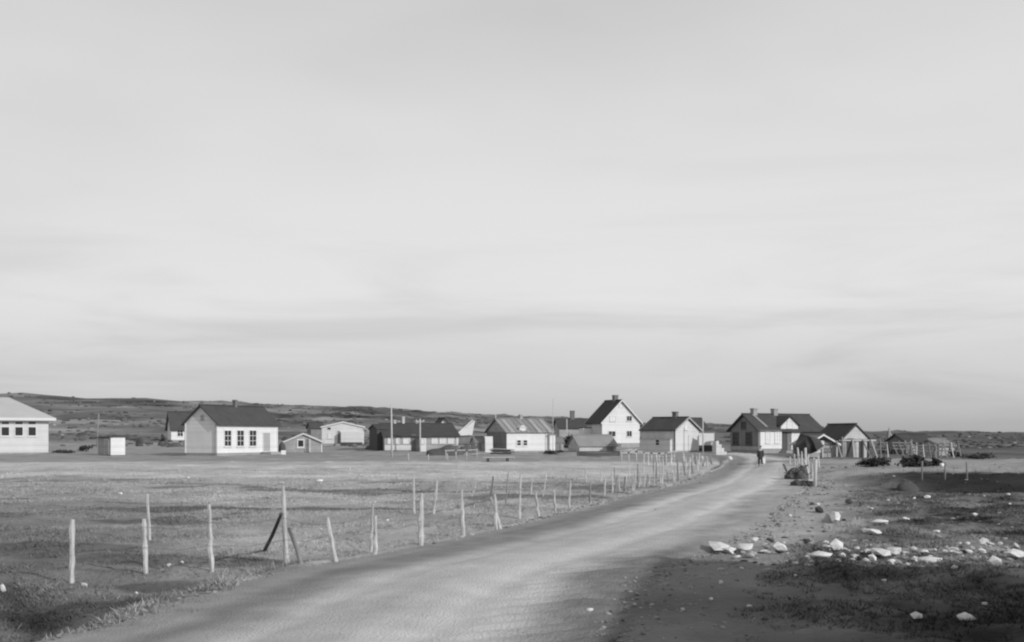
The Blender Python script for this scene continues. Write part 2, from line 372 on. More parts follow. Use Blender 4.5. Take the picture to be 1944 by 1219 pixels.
# ------------------------------------------------------------------ buildings
class House:
    """local frame: origin at the corner nearest the camera, x along the front, y back along the left side"""
    def __init__(s, name, label, u, v, th, ufront, uleft, veave, vridge, ridge='x', cat='house', Y=None, W=None, D=None, group=None, wh=None, rh=None):
        if Y is None: x, y = ground_at(u, v)
        else: y = Y; x = (u-U0)*Y/FPX
        s.X, s.Y, s.th = x, y, R(th); s.z0 = float(terrain0(np.array([x]), np.array([y]))[0]) if Y is None else zpx(v, Y)
        s.c, s.s = math.cos(s.th), math.sin(s.th)
        s.W = W or s.along(ufront); s.D = D or s.deep(uleft)
        s.wh = wh or zpx(veave, y)-s.z0
        dm = (s.D/2*s.c) if ridge == 'x' else (s.W/2*s.s)
        s.rz = (s.wh+rh) if rh else (zpx(vridge, y+dm)-s.z0 if vridge else s.wh)
        s.ridge = ridge
        s.e = thing(name, label, cat, (x, y, s.z0), s.th, group)
    def along(s, u):
        k = (u-U0)/FPX; return (k*s.Y-s.X)/(s.c-k*s.s)
    def deep(s, u):
        k = (u-U0)/FPX; return (k*s.Y-s.X)/(-s.s-k*s.c)
    def zf(s, v, a): return zpx(v, s.Y+a*s.s)-s.z0          # height on the front at a
    def zl(s, v, a): return zpx(v, s.Y+a*s.c)-s.z0          # height on the left side at a
    def walls(s, mat, found='concrete', fh=.3, gable_mat=None):
        W, D, h, r = s.W, s.D, s.wh, s.rz
        if s.ridge == 'x': a = [(0, 0, fh), (0, D, fh), (0, D, h), (0, D/2, r), (0, 0, h)]; b_ = [(W, p[1], p[2]) for p in a]
        elif s.ridge == 'y': a = [(W, 0, fh), (0, 0, fh), (0, 0, h), (W/2, 0, r), (W, 0, h)]; b_ = [(p[0], D, p[2]) for p in a]
        else: a = [(0, 0, fh), (0, D, fh), (0, D, h), (0, 0, h)]; b_ = [(W, p[1], p[2]) for p in a]
        s.wall = MB().prism(a, b_).build('wall', mat, s.e)
        MB().box(.04, .04, -.9, W-.04, D-.04, fh+.01).build('foundation', found, s.e)
        return s
    def roof(s, mat, ov=.28, t=.13, barge=None, ridge_cap=True):
        W, D, h, r = s.W, s.D, s.wh, s.rz; e = .012
        half = (D if s.ridge == 'x' else W)/2; k = (r-h)/half; zo = h-ov*k
        for sd in (0, 1):
            f = (lambda q: q) if sd == 0 else (lambda q: 2*half-q)
            sec = [(f(-ov), zo+e), (f(half), r+e), (f(half), r+t+e), (f(-ov), zo+t+e)]
            if s.ridge == 'x': a = [(-ov, p, z) for p, z in sec]; b_ = [(W+ov, p, z) for p, z in sec]
            else: a = [(p, -ov, z) for p, z in sec]; b_ = [(p, D+ov, z) for p, z in sec]
            MB().prism(a, b_).build('roof_slope', mat, s.e)
            if barge:
                for end in (-ov-.03, (W if s.ridge == 'x' else D)+ov):
                    sec2 = [(f(-ov-.02), zo-.05), (f(half), r-.05+e), (f(half), r+t+.03), (f(-ov-.02), zo+t+.03)]
                    if s.ridge == 'x': a = [(end, p, z) for p, z in sec2]; b_ = [(end+.03, p, z) for p, z in sec2]
                    else: a = [(p, end, z) for p, z in sec2]; b_ = [(p, end+.03, z) for p, z in sec2]
                    MB().prism(a, b_).build('bargeboard', barge, s.e)
        if ridge_cap:
            if s.ridge == 'x': MB().beam((-ov, half, r+t+.03), (W+ov, half, r+t+.03), .22, .08).build('ridge_cap', mat, s.e)
            else: MB().beam((half, -ov, r+t+.03), (half, D+ov, r+t+.03), .22, .08).build('ridge_cap', mat, s.e)
        return s
    def corners(s, mat, fh=.3):
        for (x, y) in ((0, 0), (s.W, 0), (0, s.D)):
            MB().box(x-.06, y-.06, fh+.02, x+.06, y+.06, s.wh-.03).build('corner_board', mat, s.e)
        return s
    def P(s, face):
        if face == 'front': return lambda a, o_, z: (a, -o_, z)
        if face == 'left': return lambda a, o_, z: (-o_, a, z)
        off = face                                           # a plane in front of the front wall
        return lambda a, o_, z: (a, -o_-off, z)
    def abox(s, mb, P, a0, o0, z0, a1, o1, z1):
        p, q = P(a0, o0, z0), P(a1, o1, z1)
        lo = [min(i, j) for i, j in zip(p, q)]; hi = [max(i, j) for i, j in zip(p, q)]
        return mb.box(*lo, *hi)
    def window(s, face, a0, a1, z0, z1, nx=2, nz=2, frame='white_paint', glass='glass', fw=.07, sill=True):
        P = s.P(face); mb = MB()
        s.abox(mb, P, a0-fw, .003, z0-fw, a0, .06, z1+fw); s.abox(mb, P, a1, .003, z0-fw, a1+fw, .06, z1+fw)
        s.abox(mb, P, a0, .003, z0-fw, a1, .06, z0); s.abox(mb, P, a0, .003, z1, a1, .06, z1+fw)
        bw_ = .045
        for i in range(1, nx):
            x = a0+(a1-a0)*i/nx; s.abox(mb, P, x-bw_/2, .004, z0+.001, x+bw_/2, .05, z1-.001)
        for j in range(1, nz):
            z = z0+(z1-z0)*j/nz; s.abox(mb, P, a0+.001, .005, z-bw_/2, a1-.001, .047, z+bw_/2)
        wn = mb.build('window', frame, s.e)
        if sill:
            m2 = MB(); s.abox(m2, P, a0-fw-.04, .003, z0-fw-.06, a1+fw+.04, .10, z0-fw-.003); m2.build('sill', frame, wn)
        dx, dz = (a1-a0)/nx, (z1-z0)/nz
        me = None
        for i in range(nx):
            for j in range(nz):
                if me is None:
                    m3 = MB(); s.abox(m3, P, a0+.01, .006, z0+.01, a0+dx-.01, .02, z0+dz-.01); me = m3.mesh('pane', glass)
                    p0 = Vector(P(a0, 0, z0))
                link('pane', me, wn, Vector(P(a0+i*dx, 0, z0+j*dz))-p0)
        return wn
    def win(s, face, u0, u1, v0, v1, **k):
        if face == 'left':
            a0, a1 = sorted((s.deep(u0), s.deep(u1))); m = (a0+a1)/2
            return s.window(face, a0, a1, s.zl(v1, m), s.zl(v0, m), **k)
        a0, a1 = s.along(u0), s.along(u1); m = (a0+a1)/2
        return s.window(face, a0, a1, s.zf(v1, m), s.zf(v0, m), **k)
    def door(s, face, a0, a1, z0, z1, mat='door_grey', frame='white_paint'):
        P = s.P(face); mb = MB()
        s.abox(mb, P, a0, .004, z0, a1, .035, z1); d = mb.build('door', mat, s.e)
        mb = MB(); s.abox(mb, P, a0-.09, .003, z0, a0-.002, .06, z1+.09); s.abox(mb, P, a1+.002, .003, z0, a1+.09, .06, z1+.09)
        s.abox(mb, P, a0-.002, .003, z1+.002, a1+.002, .06, z1+.09); mb.build('frame', frame, d)
        mb = MB(); s.abox(mb, P, a1-.12, .035, (z0+z1)/2-.02, a1-.06, .08, (z0+z1)/2+.02); mb.build('handle', 'dark_trim', d)
        return d
    def chimney(s, a, wd, ht, mat='brick', off=0.0):
        half = (s.D if s.ridge == 'x' else s.W)/2
        x, y = (a, half+off) if s.ridge == 'x' else (half+off, a)
        z = s.rz-abs(off)*(s.rz-s.wh)/half
        c = MB().box(x-wd/2, y-wd/2, z-.3, x+wd/2, y+wd/2, z+ht).build('chimney', mat, s.e)
        MB().box(x-wd/2-.05, y-wd/2-.05, z+ht-.14, x+wd/2+.05, y+wd/2+.05, z+ht-.03).build('chimney_cap', mat, c)
        return c
    def box(s, name, mat, *b_): return MB().box(*b_).build(name, mat, s.e)

# --- meeting hall with the hipped pale roof (runs out of the picture)
h = House('meeting_hall', 'long pale hall with light hipped roof and a row of windows with transoms', 92, 861, 30, 0, 0, 795, 0, W=1, D=8.4, cat='hall')
hw = 15.0
p = Vector((h.X, h.Y, 0))+Vector((-h.c, -h.s, 0))*hw
h.e.location = (p.x, p.y, h.z0); ox = hw; h.W = hw; h.X, h.Y = p.x, p.y
h.wh = zpx(796, h.Y+hw*h.s)-h.z0
h.ridge = 'flat'; h.rz = h.wh; h.walls('offwhite', 'concrete', .12)
ov = .62; rise = 2.25; D = h.D
rv = [(-ov, -ov, h.wh), (hw+ov, -ov, h.wh), (hw+ov, D+ov, h.wh), (-ov, D+ov, h.wh), (D/2-.5, D/2, h.wh+rise), (hw-D/2+.8, D/2, h.wh+rise)]
def tri_slab(pts, name, mat, par, t=.1):
    n = (Vector(pts[1])-Vector(pts[0])).cross(Vector(pts[2])-Vector(pts[0])).normalized()
    if n.z < 0: n = -n
    MB().prism([Vector(q)+n*.02 for q in pts], [Vector(q)+n*(t+.02) for q in pts]).build(name, mat, par)
tri_slab([rv[0], rv[1], rv[5], rv[4]], 'roof_slope', 'hall_roof', h.e); tri_slab([rv[2], rv[3], rv[4], rv[5]], 'roof_slope', 'hall_roof', h.e)
tri_slab([rv[1], rv[2], rv[5]], 'roof_slope', 'hall_roof', h.e); tri_slab([rv[3], rv[0], rv[4]], 'roof_slope', 'hall_roof', h.e)
h.box('eave_board', 'white_paint', -ov-.02, -ov-.05, h.wh-.16, hw+ov+.02, -ov-.005, h.wh+.12)
h.box('eave_board', 'white_paint', hw+ov+.005, -ov-.05, h.wh-.16, hw+ov+.05, D+ov, h.wh+.12)
h.box('soffit', 'white_paint', -ov, -ov, h.wh-.12, hw+ov, -.01, h.wh-.02)
for uc in (-95, -69, -42, -16, 10, 36, 61):
    a = h.along(uc); h.window('front', a-.36, a+.36, h.zf(827, a), h.zf(811, a), nx=1, nz=1, fw=.09)
    h.window('front', a-.36, a+.36, h.zf(805.5, a), h.zf(801, a), nx=1, nz=1, fw=.07, sill=False)

# --- privy
h = House('outhouse', 'small grey outhouse with sunlit side coloured white and dark sloping roof', 210, 865, 48, 237, 186, 831, 0, cat='outhouse')
h.ridge = 'flat'; h.rz = h.wh; h.walls('grey_board', 'stone_grey', .08)
h.box('lit_side_panel', 'white_paint', -.01, -.03, .06, h.W+.02, -.003, h.wh-.01)  # brightness of the sunlit side put into a white panel
a = [(-.2, -.15, h.wh+.02), (h.W+.12, -.15, h.wh+.16), (h.W+.12, -.15, h.wh+.25), (-.2, -.15, h.wh+.11)]
MB().prism(a, [(x, h.D+.2, z-.05) for x, y, z in a]).build('roof', 'tar_roof', h.e)
h.door('left', .35, 1.05, .12, 1.55, mat='grey_board', frame='pale_grey_board')

# --- small house behind the schoolhouse
h = House('cottage', 'small white cottage with dark roof half hidden behind the schoolhouse', 325, 838, 35, 366, 318, 809, 783)
h.walls('white_paint', 'stone_grey', .2).roof('tar_roof', .3)
h.win('front', 337, 347, 815, 828)

# --- schoolhouse
h = House('schoolhouse', 'white schoolhouse with dark roof, three tall windows and pale grey gable', 412, 867, 66, 526, 352, 803, 771)
h.walls('white_paint', 'concrete', .32).roof('tar_roof', .3, .13).corners('white_paint', .32)
h.box('water_table', 'white_paint', -.03, -.05, .30, h.W+.03, -.003, .42)
for u in (432, 456, 479.5): h.win('front', u-6.2, u+6.2, 817.5, 846.5, nx=2, nz=3, fw=.09)
d0, d1 = h.along(499), h.along(512)
h.door('front', d0, d1, .42, 2.3, 'door_grey')
st = h.box('entrance_steps', 'concrete', d0-.35, -1.25, -.6, d1+.2, -.06, .36)
for i in range(2): MB().box(d1+.2+.32*i, -1.25, -.6, d1+.2+.32*(i+1), -.06, .24-.12*i).build('step', 'concrete', st)
MB().box(d1+.2, -1.30, -.6, d1+1.0, -1.255, .5).build('stair_cheek', 'white_paint', st)
h.chimney(h.along(465)+.9, .34, .75)
h.window('left', h.D*.42, h.D*.5, h.wh+.25, h.wh+.75, nx=1, nz=1, fw=.05, frame='pale_grey_board', sill=False, glass='grey_board')
h.box('downpipe', 'grey_board', -.10, .05, .2, -.062, .14, h.wh-.1)

# --- little shack with white bargeboards
h = House('shack', 'low grey shack with white edged roof and one small white framed window', 541, 860, 8, 611, 538, 839, 824, ridge='y', D=3.2, cat='shed')
h.walls('grey_board', 'stone_grey', .08).roof('tar_roof', .18, .09, barge='white_paint')
h.win('front', 566, 576, 836, 848, nx=1, nz=1, fw=.13)
d0, d1 = h.along(580.5), h.along(585.5); h.door('front', d0, d1, .1, 1.45, 'dark_board', 'grey_board')
h.box('corner_board', 'white_paint', h.W-.10, -.05, .05, h.W+.03, -.004, h.wh-.02)
h.box('door_leaf', 'pale_plank', h.along(586.5), -.10, .05, h.along(590), -.06, 1.5)
# rounded dark form by its side
x, y = ground_at(535.5, 860.5)
mb = MB()
secs = []
for k in range(8):
    z = 1.35*k/7; r = .36*(1-(max(0, z-.7)/.72)**2.2)+.02
    secs.append([(x*0+r*math.cos(2*math.pi*i/12), r*math.sin(2*math.pi*i/12), z-.03) for i in range(12)])
vs = [q for s_ in secs for q in s_]; fs = [(k*12+i, k*12+(i+1) % 12, (k+1)*12+(i+1) % 12, (k+1)*12+i) for k in range(7) for i in range(12)]+[tuple(range(84, 96))]
mb.add(vs, fs); o = mb.build('dark_form', 'dark_wood', None, True); o.location = (x, y, tz(x, y))
tag(o, 'dark round-topped form standing between schoolhouse and grey shack', 'stack')

# --- pale house with very flat gable and the dark hut at its side
h = House('dark_hut', 'dark hut beside the pale flat-gabled house, behind the grey shack', 590, 837, 30, 614, 583, 812, 803, cat='hut')
h.walls('dark_board', 'stone_dark', .1).roof('tar_roof', .2)
h = House('pale_house', 'pale house with broad flat gable and narrow dark doorway', 611, 846, 10, 691, 609, 811, 802, ridge='y', D=7)
h.walls('offwhite', 'stone_grey', .25).roof('pale_roof', .15, .09, barge='white_paint')
d0, d1 = h.along(641), h.along(645.5); h.door('front', d0, d1, .3, 2.0, 'dark_board', 'offwhite')
a0, a1 = h.along(647), h.along(688)
h.box('porch_wall', 'cream_paint', a0, -.9, .45, a1, -.004, h.zf(820, 3)); h.box('porch_base', 'stone_dark', a0+.05, -.85, -.6, a1-.05, -.01, .44)
h.win('front', 622, 628, 811.5, 815.5, nx=1, nz=1, fw=.04, sill=False); h.win('front', 623, 630, 823, 832, nx=1, nz=2, fw=.05, glass='curtain')
MB().beam((h.W+.1, -.3, h.wh-.1), (h.W+1.9, -.4, .7), .07).build('stay_pole', 'pale_plank', h.e)
st = h.box('doorstep', 'stone_grey', d0-.3, -.7, -.5, d1+.2, -.02, .25)

# --- long low dark-roofed house
h = House('long_house', 'long low house with black roof and a row of bright windows behind the flagpole', 730, 857, 10, 870, 715, 829, 806)
h.walls('grey_board', 'stone_grey', .1).roof('tar_roof', .25, .14)
h.box('lower_panel', 'offwhite', .02, -.06, .12, h.along(781), -.004, h.zf(845, 2))
for u0, u1 in ((737, 744), (750, 757), (766, 777)): h.win('front', u0, u1, 833, 841, nx=1, nz=1, glass='curtain', fw=.08)
for u0, u1 in ((820, 831), (835, 847), (851, 862)): h.win('front', u0, u1, 832.5, 841, nx=2, nz=1, glass='curtain', fw=.06)
d0, d1 = h.along(783), h.along(788); h.door('front', d0, d1, .1, 1.85, 'dark_board', 'dark_board')
p0, p1 = h.along(795), h.along(807.5)
h.box('porch', 'white_paint', p0, -1.0, -.3, p1, -.004, h.zf(831, 5)); h.box('porch_roof', 'tar_roof', p0-.1, -1.1, h.zf(831, 5)+.004, p1+.1, -.002, h.zf(831, 5)+.09)
h.window(1.0, p0+.22, p1-.22, .9, 1.4, nx=1, nz=1, fw=.05, glass='curtain')
h.box('corner_board', 'white_paint', h.W-.25, -.05, .1, h.W+.03, -.006, h.wh-.05)
h.chimney(h.along(756)+.2, .3, .55, 'pale_grey_board'); h.chimney(h.along(773)+.2, .28, .95, 'offwhite')
c = h.chimney(h.along(800)+.2, .3, .5, 'concrete')
# black gable outbuilding at its end
h = House('black_shed', 'black boarded shed against the end of the long low house', 716, 856, 20, 731, 712, 815, 808, cat='shed', D=4)
h.walls('dark_wood', 'stone_dark', .05).roof('tar_roof', .12)

# --- behind it: little white gable and the white sheet roof
h = House('gable_house', 'little white gable with dark roof showing above the long black roof', 833, 838, 12, 854, 826, 808, 795, ridge='y', Y=172, D=6)
h.walls('white_paint', 'stone_grey', .1).roof('tar_roof', .35)
x, y = ground_at(880, 846); Yb = 168; xb = (868-U0)*Yb/FPX; zb = zpx(843, Yb); zr0, zr1 = zpx(826, Yb), zpx(798, Yb)
e = thing('lean_to_barn', 'barn with steep bright white sheet roof rising to the right of the white gable', 'barn', (xb, Yb, zb), R(8))
wd = (897-868)*Yb/FPX
a = [(0, 0, -.8), (wd-.3, 0, -.8), (wd-.3, 0, zr1-zb-.25), (0, 0, zr0-zb-.05)]
MB().prism(a, [(q[0], 3.0, q[2]) for q in a]).build('wall', 'dark_board', e)
t = .14; sl = Vector((-(zr1-zr0), 0, wd)).normalized()*t
a = [Vector((-.1, -.25, zr0-zb)), Vector((wd+.1, -.25, zr1-zb)), Vector((wd+.1, -.25, zr1-zb))+sl, Vector((-.1, -.25, zr0-zb))+sl]
MB().prism(a, [q+Vector((.3, 3.2, 0)) for q in a]).build('roof', 'light_sheet', e)
MB().prism([(-.15, -.30, zr0-zb+.02), (wd+.35, -.30, zr1-zb+.05), (wd-.05, -.30, zr0-zb), (.05, -.30, zr0-zb-.1)], [(-.15, -.27, zr0-zb+.02), (wd+.35, -.27, zr1-zb+.05), (wd-.05, -.27, zr0-zb), (.05, -.27, zr0-zb-.1)]).build('gable_board', 'white_paint', e)

# --- tin roofed house with the dark gable
h = House('tin_roof_house', 'white fronted house with ribbed tin roof and gable darkened for shade', 962, 859, 26, 1046, 925, 819, 796)
h.walls('white_paint', 'stone_grey', .15)
h.box('gable_boarding', 'dark_board', -.05, -.02, .1, -.004, h.D+.02, h.wh-.05)  # shade on the left gable put into its dark boarding, top included
MB().prism([(-.05, 0, h.wh-.04), (-.05, h.D, h.wh-.04), (-.05, h.D/2, h.rz-.02)], [(-.004, 0, h.wh-.04), (-.004, h.D, h.wh-.04), (-.004, h.D/2, h.rz-.02)]).build('gable_top', 'grey_board', h.e)
half = h.D/2; k = (h.rz-h.wh)/half; ov = .28; zo = h.wh-ov*k; n = 9
for i in range(n):
    x0, x1 = -ov+(h.W+2*ov)*i/n, -ov+(h.W+2*ov)*(i+1)/n-.012
    j = .012+rnd.uniform(0, .02)
    for sd in (0, 1):
        f = (lambda q: q) if sd == 0 else (lambda q: 2*half-q)
        sec = [(f(-ov), zo+j), (f(half), h.rz+j), (f(half), h.rz+j+.07), (f(-ov), zo+j+.07)]
        MB().prism([(x0, p, z) for p, z in sec], [(x1, p, z) for p, z in sec]).build('roof_sheet', ('tin_roof', 'tin_roof_dark', 'pale_roof')[(i*5+sd) % 7 % 3], h.e)
        s2 = [(f(-ov-.02), zo+j+.05), (f(half), h.rz+j+.05), (f(half), h.rz+j+.14), (f(-ov-.02), zo+j+.14)]
        MB().prism([(x1-.05, p, z) for p, z in s2], [(x1+.03, p, z) for p, z in s2]).build('seam', 'pale_roof', h.e)
MB().beam((-ov, half, h.rz+.11), (h.W+ov, half, h.rz+.11), .25, .06).build('ridge_cap', 'tin_roof', h.e)
h.win('front', 981.5, 988.5, 836, 845.5, nx=1, nz=2, fw=.09); h.win('front', 993.5, 1000.5, 836, 845.5, nx=1, nz=2, fw=.09)
h.window('left', half-.28, half+.28, h.wh+.25, h.wh+.75, nx=1, nz=1, fw=.04, frame='dark_trim', sill=False)
h.door('left', .6, 1.7, .15, 1.9, 'dark_wood', 'dark_board')
a0, a1 = h.along(986.5), h.along(998); zt = h.zf(817, 2)
dm = h.box('dormer', 'white_paint', a0, -.02, h.wh-.5, a1, 1.3, h.wh+.42)
am = (a0+a1)/2
MB().prism([(a0-.1, -.1, h.wh+.40), (a1+.1, -.1, h.wh+.40), (am, -.1, h.wh+.72)], [(a0-.1, 1.6, h.wh+.40), (a1+.1, 1.6, h.wh+.40), (am, 1.6, h.wh+.72)]).build('dormer_roof', 'offwhite', dm)
b0 = h.along(1041)
an = h.box('annex', 'white_paint', b0, -.35, -.4, h.along(1050)+.1, -.004, h.zf(826, 5)); MB().box(b0-.08, -.45, h.zf(826, 5)+.004, h.along(1050)+.2, -.002, h.zf(826, 5)+.1).build('annex_roof', 'tin_roof', an)
h.chimney(h.along(1008), .32, .55, 'concrete')
MB().tube([(b0+.1, -.9, -.4), (b0+.12, -.9, h.zf(757, 5))], [.05, .03], 6).build('flag_mast', 'pale_plank', h.e)
for lab, a in (('small grey lean shed between the turf mound and the white plank door', (903, 858, 15, 921, 899, 840, 830)), ('tiny grey shed between the tin roofed house and the dark dense bush', (1056, 856, 12, 1070, 1052, 840, 831))):
    q = House('small_shed', lab, *a, cat='shed', D=2.4); q.walls('grey_board', 'stone_dark', .05).roof('tin_roof_dark', .12, .07); q.door('front', q.W*.3, q.W*.62, .05, q.wh-.15, 'dark_board', 'grey_board')
# white plank door leaning by the gable
x, y = ground_at(928.5, 860); e = None
o = MB().box(-.42, -.05, -.03, .42, .05, 1.72).build('loose_door', 'white_paint'); o.location = (x, y, tz(x, y)); o.rotation_euler = (R(-6), 0, R(10))
tag(o, 'white plank door standing upright at the dark gable of the tin roofed house', 'door')
# dark hand cart in front of the annex
x, y = ground_at(1028, 858)
e = thing('hand_cart', 'dark two-wheeled cart parked in front of the tin roofed house', 'cart', (x, y, tz(x, y)), R(8))
MB().box(-.8, -.45, .42, .8, .45, .50).build('cart_bed', 'dark_wood', e)
for zz in (.58, .78):
    for yy in (-.45, .42): MB().box(-.8, yy, zz, .8, yy+.03, zz+.14).build('side_rail', 'dark_wood', e)
for sx in (-.78, 0, .74): MB().box(sx, -.46, .48, sx+.05, -.43, .95).build('stake', 'dark_wood', e)
for yy in (-.55, .55):
    m = MB(); r_ = .42; n = 16
    m.prism([(r_*math.cos(2*math.pi*i/n), yy-.03, .42+r_*math.sin(2*math.pi*i/n)) for i in range(n)], [(r_*math.cos(2*math.pi*i/n), yy+.03, .42+r_*math.sin(2*math.pi*i/n)) for i in range(n)])
    m.build('wheel', 'dark_wood', e)
MB().beam((.8, 0, .45), (1.6, 0, .15), .07).build('shaft', 'dark_wood', e)

# --- roof and chimney behind, between tin roof house and white house
h = House('back_house', 'low dark roofed house with tall chimney behind the two-storey white house', 1062, 832, 8, 1130, 1046, 812, 796, Y=205, D=6)
h.walls('grey_board', 'stone_grey', .1).roof('tar_roof', .3)
h.chimney(h.along(1092.5), .75, 1.55, 'brick')

# --- two-storey white house
h = House('white_house', 'tall two-storey white house with dark roof and chimney on high foundation', 1143, 855, 25, 1214.5, 1115, 801, 761, ridge='y', Y=160)
h.walls('white_paint', 'concrete', .98).roof('tar_roof', .3, .14, barge='white_paint')
h.box('side_boarding', 'pale_grey_board', -.03, .06, 1.0, -.004, h.D, h.wh-.05)  # shade of the left wall put into a greyer colour
for u0, u1, v0, v1, gl in ((1158.5, 1168, 790, 799, 'curtain'), (1190, 1199, 790, 799, 'glass'), (1155.5, 1168, 819, 828.5, 'glass'), (1190, 1199, 818.5, 828.5, 'glass')):
    h.win('front', u0, u1, v0, v1, nx=2, nz=1, glass=gl, fw=.07)
h.window('front', h.W*.45, h.W*.55, h.rz-.95, h.rz-.6, nx=1, nz=1, fw=.04, sill=False, glass='curtain')
h.chimney(h.D*.38, .62, .85)
h.box('basement_door', 'dark_board', h.W*.36, -.05, -.3, h.W*.5, -.002, .9)
po = h.box('side_porch', 'white_paint', -1.3, h.D*.72, -.4, -.032, h.D, h.zl(813, h.D)); MB().box(-1.4, h.D*.7, h.zl(813, h.D)+.003, -.034, h.D+.05, h.zl(813, h.D)+.12).build('porch_roof', 'tar_roof', po)
# --- grey shed before it
h = House('grey_shed', 'low grey shed with light sloping roof below the tall white house', 1100, 858, 18, 1170, 1088, 846, 827, cat='shed', D=3.6)
h.walls('pale_grey_board', 'stone_grey', .05).roof('tin_roof', .2, .09)
h.door('front', h.W*.75, h.W*.92, .05, .85, 'dark_board', 'grey_board')

# --- grey house with pale gable
h = House('grey_house', 'grey sided house with dark roof, chimney and pale gable behind roadside stakes', 1281, 860, 50, 1327, 1219, 816, 794, ridge='y')
h.walls('offwhite', 'stone_grey', .2).roof('tar_roof', .25, .13, barge='grey_board')
h.box('side_lean_to', 'offwhite', -.55, .25, -.4, -.004, h.D-.1, h.wh*.58); h.box('lean_to_roof', 'pale_grey_board', -.65, .15, h.wh*.58+.003, -.006, h.D, h.wh*.58+.07); h.box('side_boarding', 'pale_grey_board', -.04, -.02, h.wh*.62+.01, -.004, h.D+.02, h.wh-.04)
wn = h.win('left', 1250.5, 1257, 835, 845, nx=1, nz=2, fw=.08); wn.location.x = -.55
h.box('corner_board', 'dark_trim', -.06, -.06, .1, .05, .05, h.wh-.05)
h.window('front', h.W*.4, h.W*.52, h.wh+.05, h.wh+.5, nx=1, nz=2, fw=.05, glass='curtain')
h.chimney(h.D*.36, .5, .75)
h.box('gable_door', 'offwhite', h.W*.55, -.06, .2, h.W*.78, -.002, 2.0)
# white annex east of it
h2 = House('white_annex', 'white flat-roofed annex on dark base beside the grey house gable', 1322, 858, 14, 1356, 1316, 821, 0, D=2.6, cat='annex')
h2.ridge = 'flat'; h2.rz = h2.wh; h2.walls('white_paint', 'stone_dark', .75); h2.box('roof', 'tin_roof_dark', -.12, -.12, h2.wh+.004, h2.W+.12, h2.D+.1, h2.wh+.1)
h2.window('front', h2.W*.15, h2.W*.4, .85, h2.wh-.35, nx=1, nz=1, fw=.06, glass='curtain')
h = House('rear_house', 'dark roofed house showing behind the pale gable of the grey house', 1306, 845, 15, 1345, 1290, 818, 795, Y=165, D=6)
h.walls('dark_board', 'stone_grey', .1).roof('tar_roof', .3)

# --- big dark house at the end of the road
h = House('dark_house', 'large dark house with two chimneys, white bay and white dormer at the road end', 1440, 861, 29, 1560, 1387, 816, 788)
h.walls('dark_board', 'concrete', .3).roof('tar_roof', .35, .15)
h.box('gable_skirt', 'grey_board', -.04, 0, .3, -.004, h.D, .75)
for u0, u1 in ((1392.5, 1401.5), (1417, 1426.5)): h.win('left', u0, u1, 822, 843, nx=2, nz=3, frame='dark_trim', fw=.1)
h.win('left', 1408, 1415.5, 802, 812.5, nx=1, nz=2, frame='dark_trim', fw=.1)
b1 = h.along(1480)
h.box('bay', 'white_paint', -.03, -.34, .5, b1, -.004, h.wh-.06); h.box('bay_base', 'stone_grey', .05, -.28, -.5, b1-.06, -.01, .49)
for u0, u1 in ((1450, 1457.5), (1467.5, 1476)):
    a0, a1 = h.along(u0), h.along(u1); h.window(.34, a0, a1, h.zf(840, a0), h.zf(821, a0), nx=2, nz=3, fw=.07, glass='curtain')
d0, d1 = h.along(1484), h.along(1493); h.door('front', d0, d1, .3, 2.25, 'dark_wood', 'dark_trim')
h.box('entrance_steps', 'concrete', d0-.5, -1.3, -.6, d1+.6, -.02, .25)
h.box('wall_panel', 'white_paint', h.along(1502), -.05, .35, h.along(1520), -.003, h.wh-.1); h.win('front', 1508, 1515, 826, 842, nx=1, nz=2)
a0, a1 = h.along(1482), h.along(1514); am = (a0+a1)/2; ze = h.zf(806, am); za = h.zf(791, am)
pts = [(a0, -.08, h.wh-.1), (a1, -.08, h.wh-.1), (a1, -.08, ze), (am, -.08, za), (a0, -.08, ze)]
dm = MB().prism(pts, [(x, h.D*.45, z) for x, y, z in pts]).build('dormer', 'white_paint', h.e)
for q0, q1 in ((a0, am), (a1, am)):
    kx = .16 if q0 < am else -.16
    sec = [(q0-kx, ze-.16), (q1, za+.01), (q1, za+.12), (q0-kx, ze-.05)]
    MB().prism([(x, -.3, z) for x, z in sec], [(x, h.D*.5, z) for x, z in sec]).build('dormer_roof', 'tar_roof', dm)
wn = h.window(.08, am-.33, am+.33, h.zf(812, am), h.zf(800, am), nx=2, nz=2, fw=.06, glass='curtain')
h.chimney(h.along(1446)+.9, .55, .75, 'concrete'); h.chimney(h.along(1484)+1.0, .55, .75, 'concrete')
half = h.D/2; k = (h.rz-h.wh)/half
lx0, lx1 = h.along(1450)+.3, h.along(1462)
MB().beam((lx0, half*.94, h.wh+half*.94*k+.2), (lx0+.3, .2, h.wh+.2*k+.2), .38, .05).build('roof_ladder', 'tin_roof', h.e)

# --- open shed and hut east of it
h = House('open_shed', 'low open plank shed with light tilted roof edge beside the dark house', 1534, 870, 10, 1590, 1531, 843, 822, cat='shed', ridge='y', D=3.2)
h.rz = h.wh+.75
for (x, y) in ((.05, .05), (h.W-.05, .05), (h.W*.5, .05), (.05, h.D), (h.W-.05, h.D)): MB().beam((x, y, -.5), (x, y, h.wh-.02), .11).build('post', 'pale_plank', h.e)
rs = random.Random(9)
for z0, z1, m in ((.12, .42, 'grey_board'), (.5, .82, 'cream_paint'), (.88, 1.1, 'grey_board'), (1.16, 1.5, 'offwhite')):
    x0 = .12
    while x0 < h.W*.8:
        x1 = min(x0+rs.uniform(.6, 1.3), h.W*.85); h.box('wall_board', rs.choice([m, m, 'dark_board']), x0, .1+rs.uniform(0, .05), z0+rs.uniform(-.05, .05), x1-.05, .17, z1+rs.uniform(-.05, .05)); x0 = x1
h.box('back_wall', 'grey_board', 0, h.D-.1, -.3, h.W, h.D-.05, h.wh)
h.roof('tin_roof', .2, .07, barge='light_sheet')
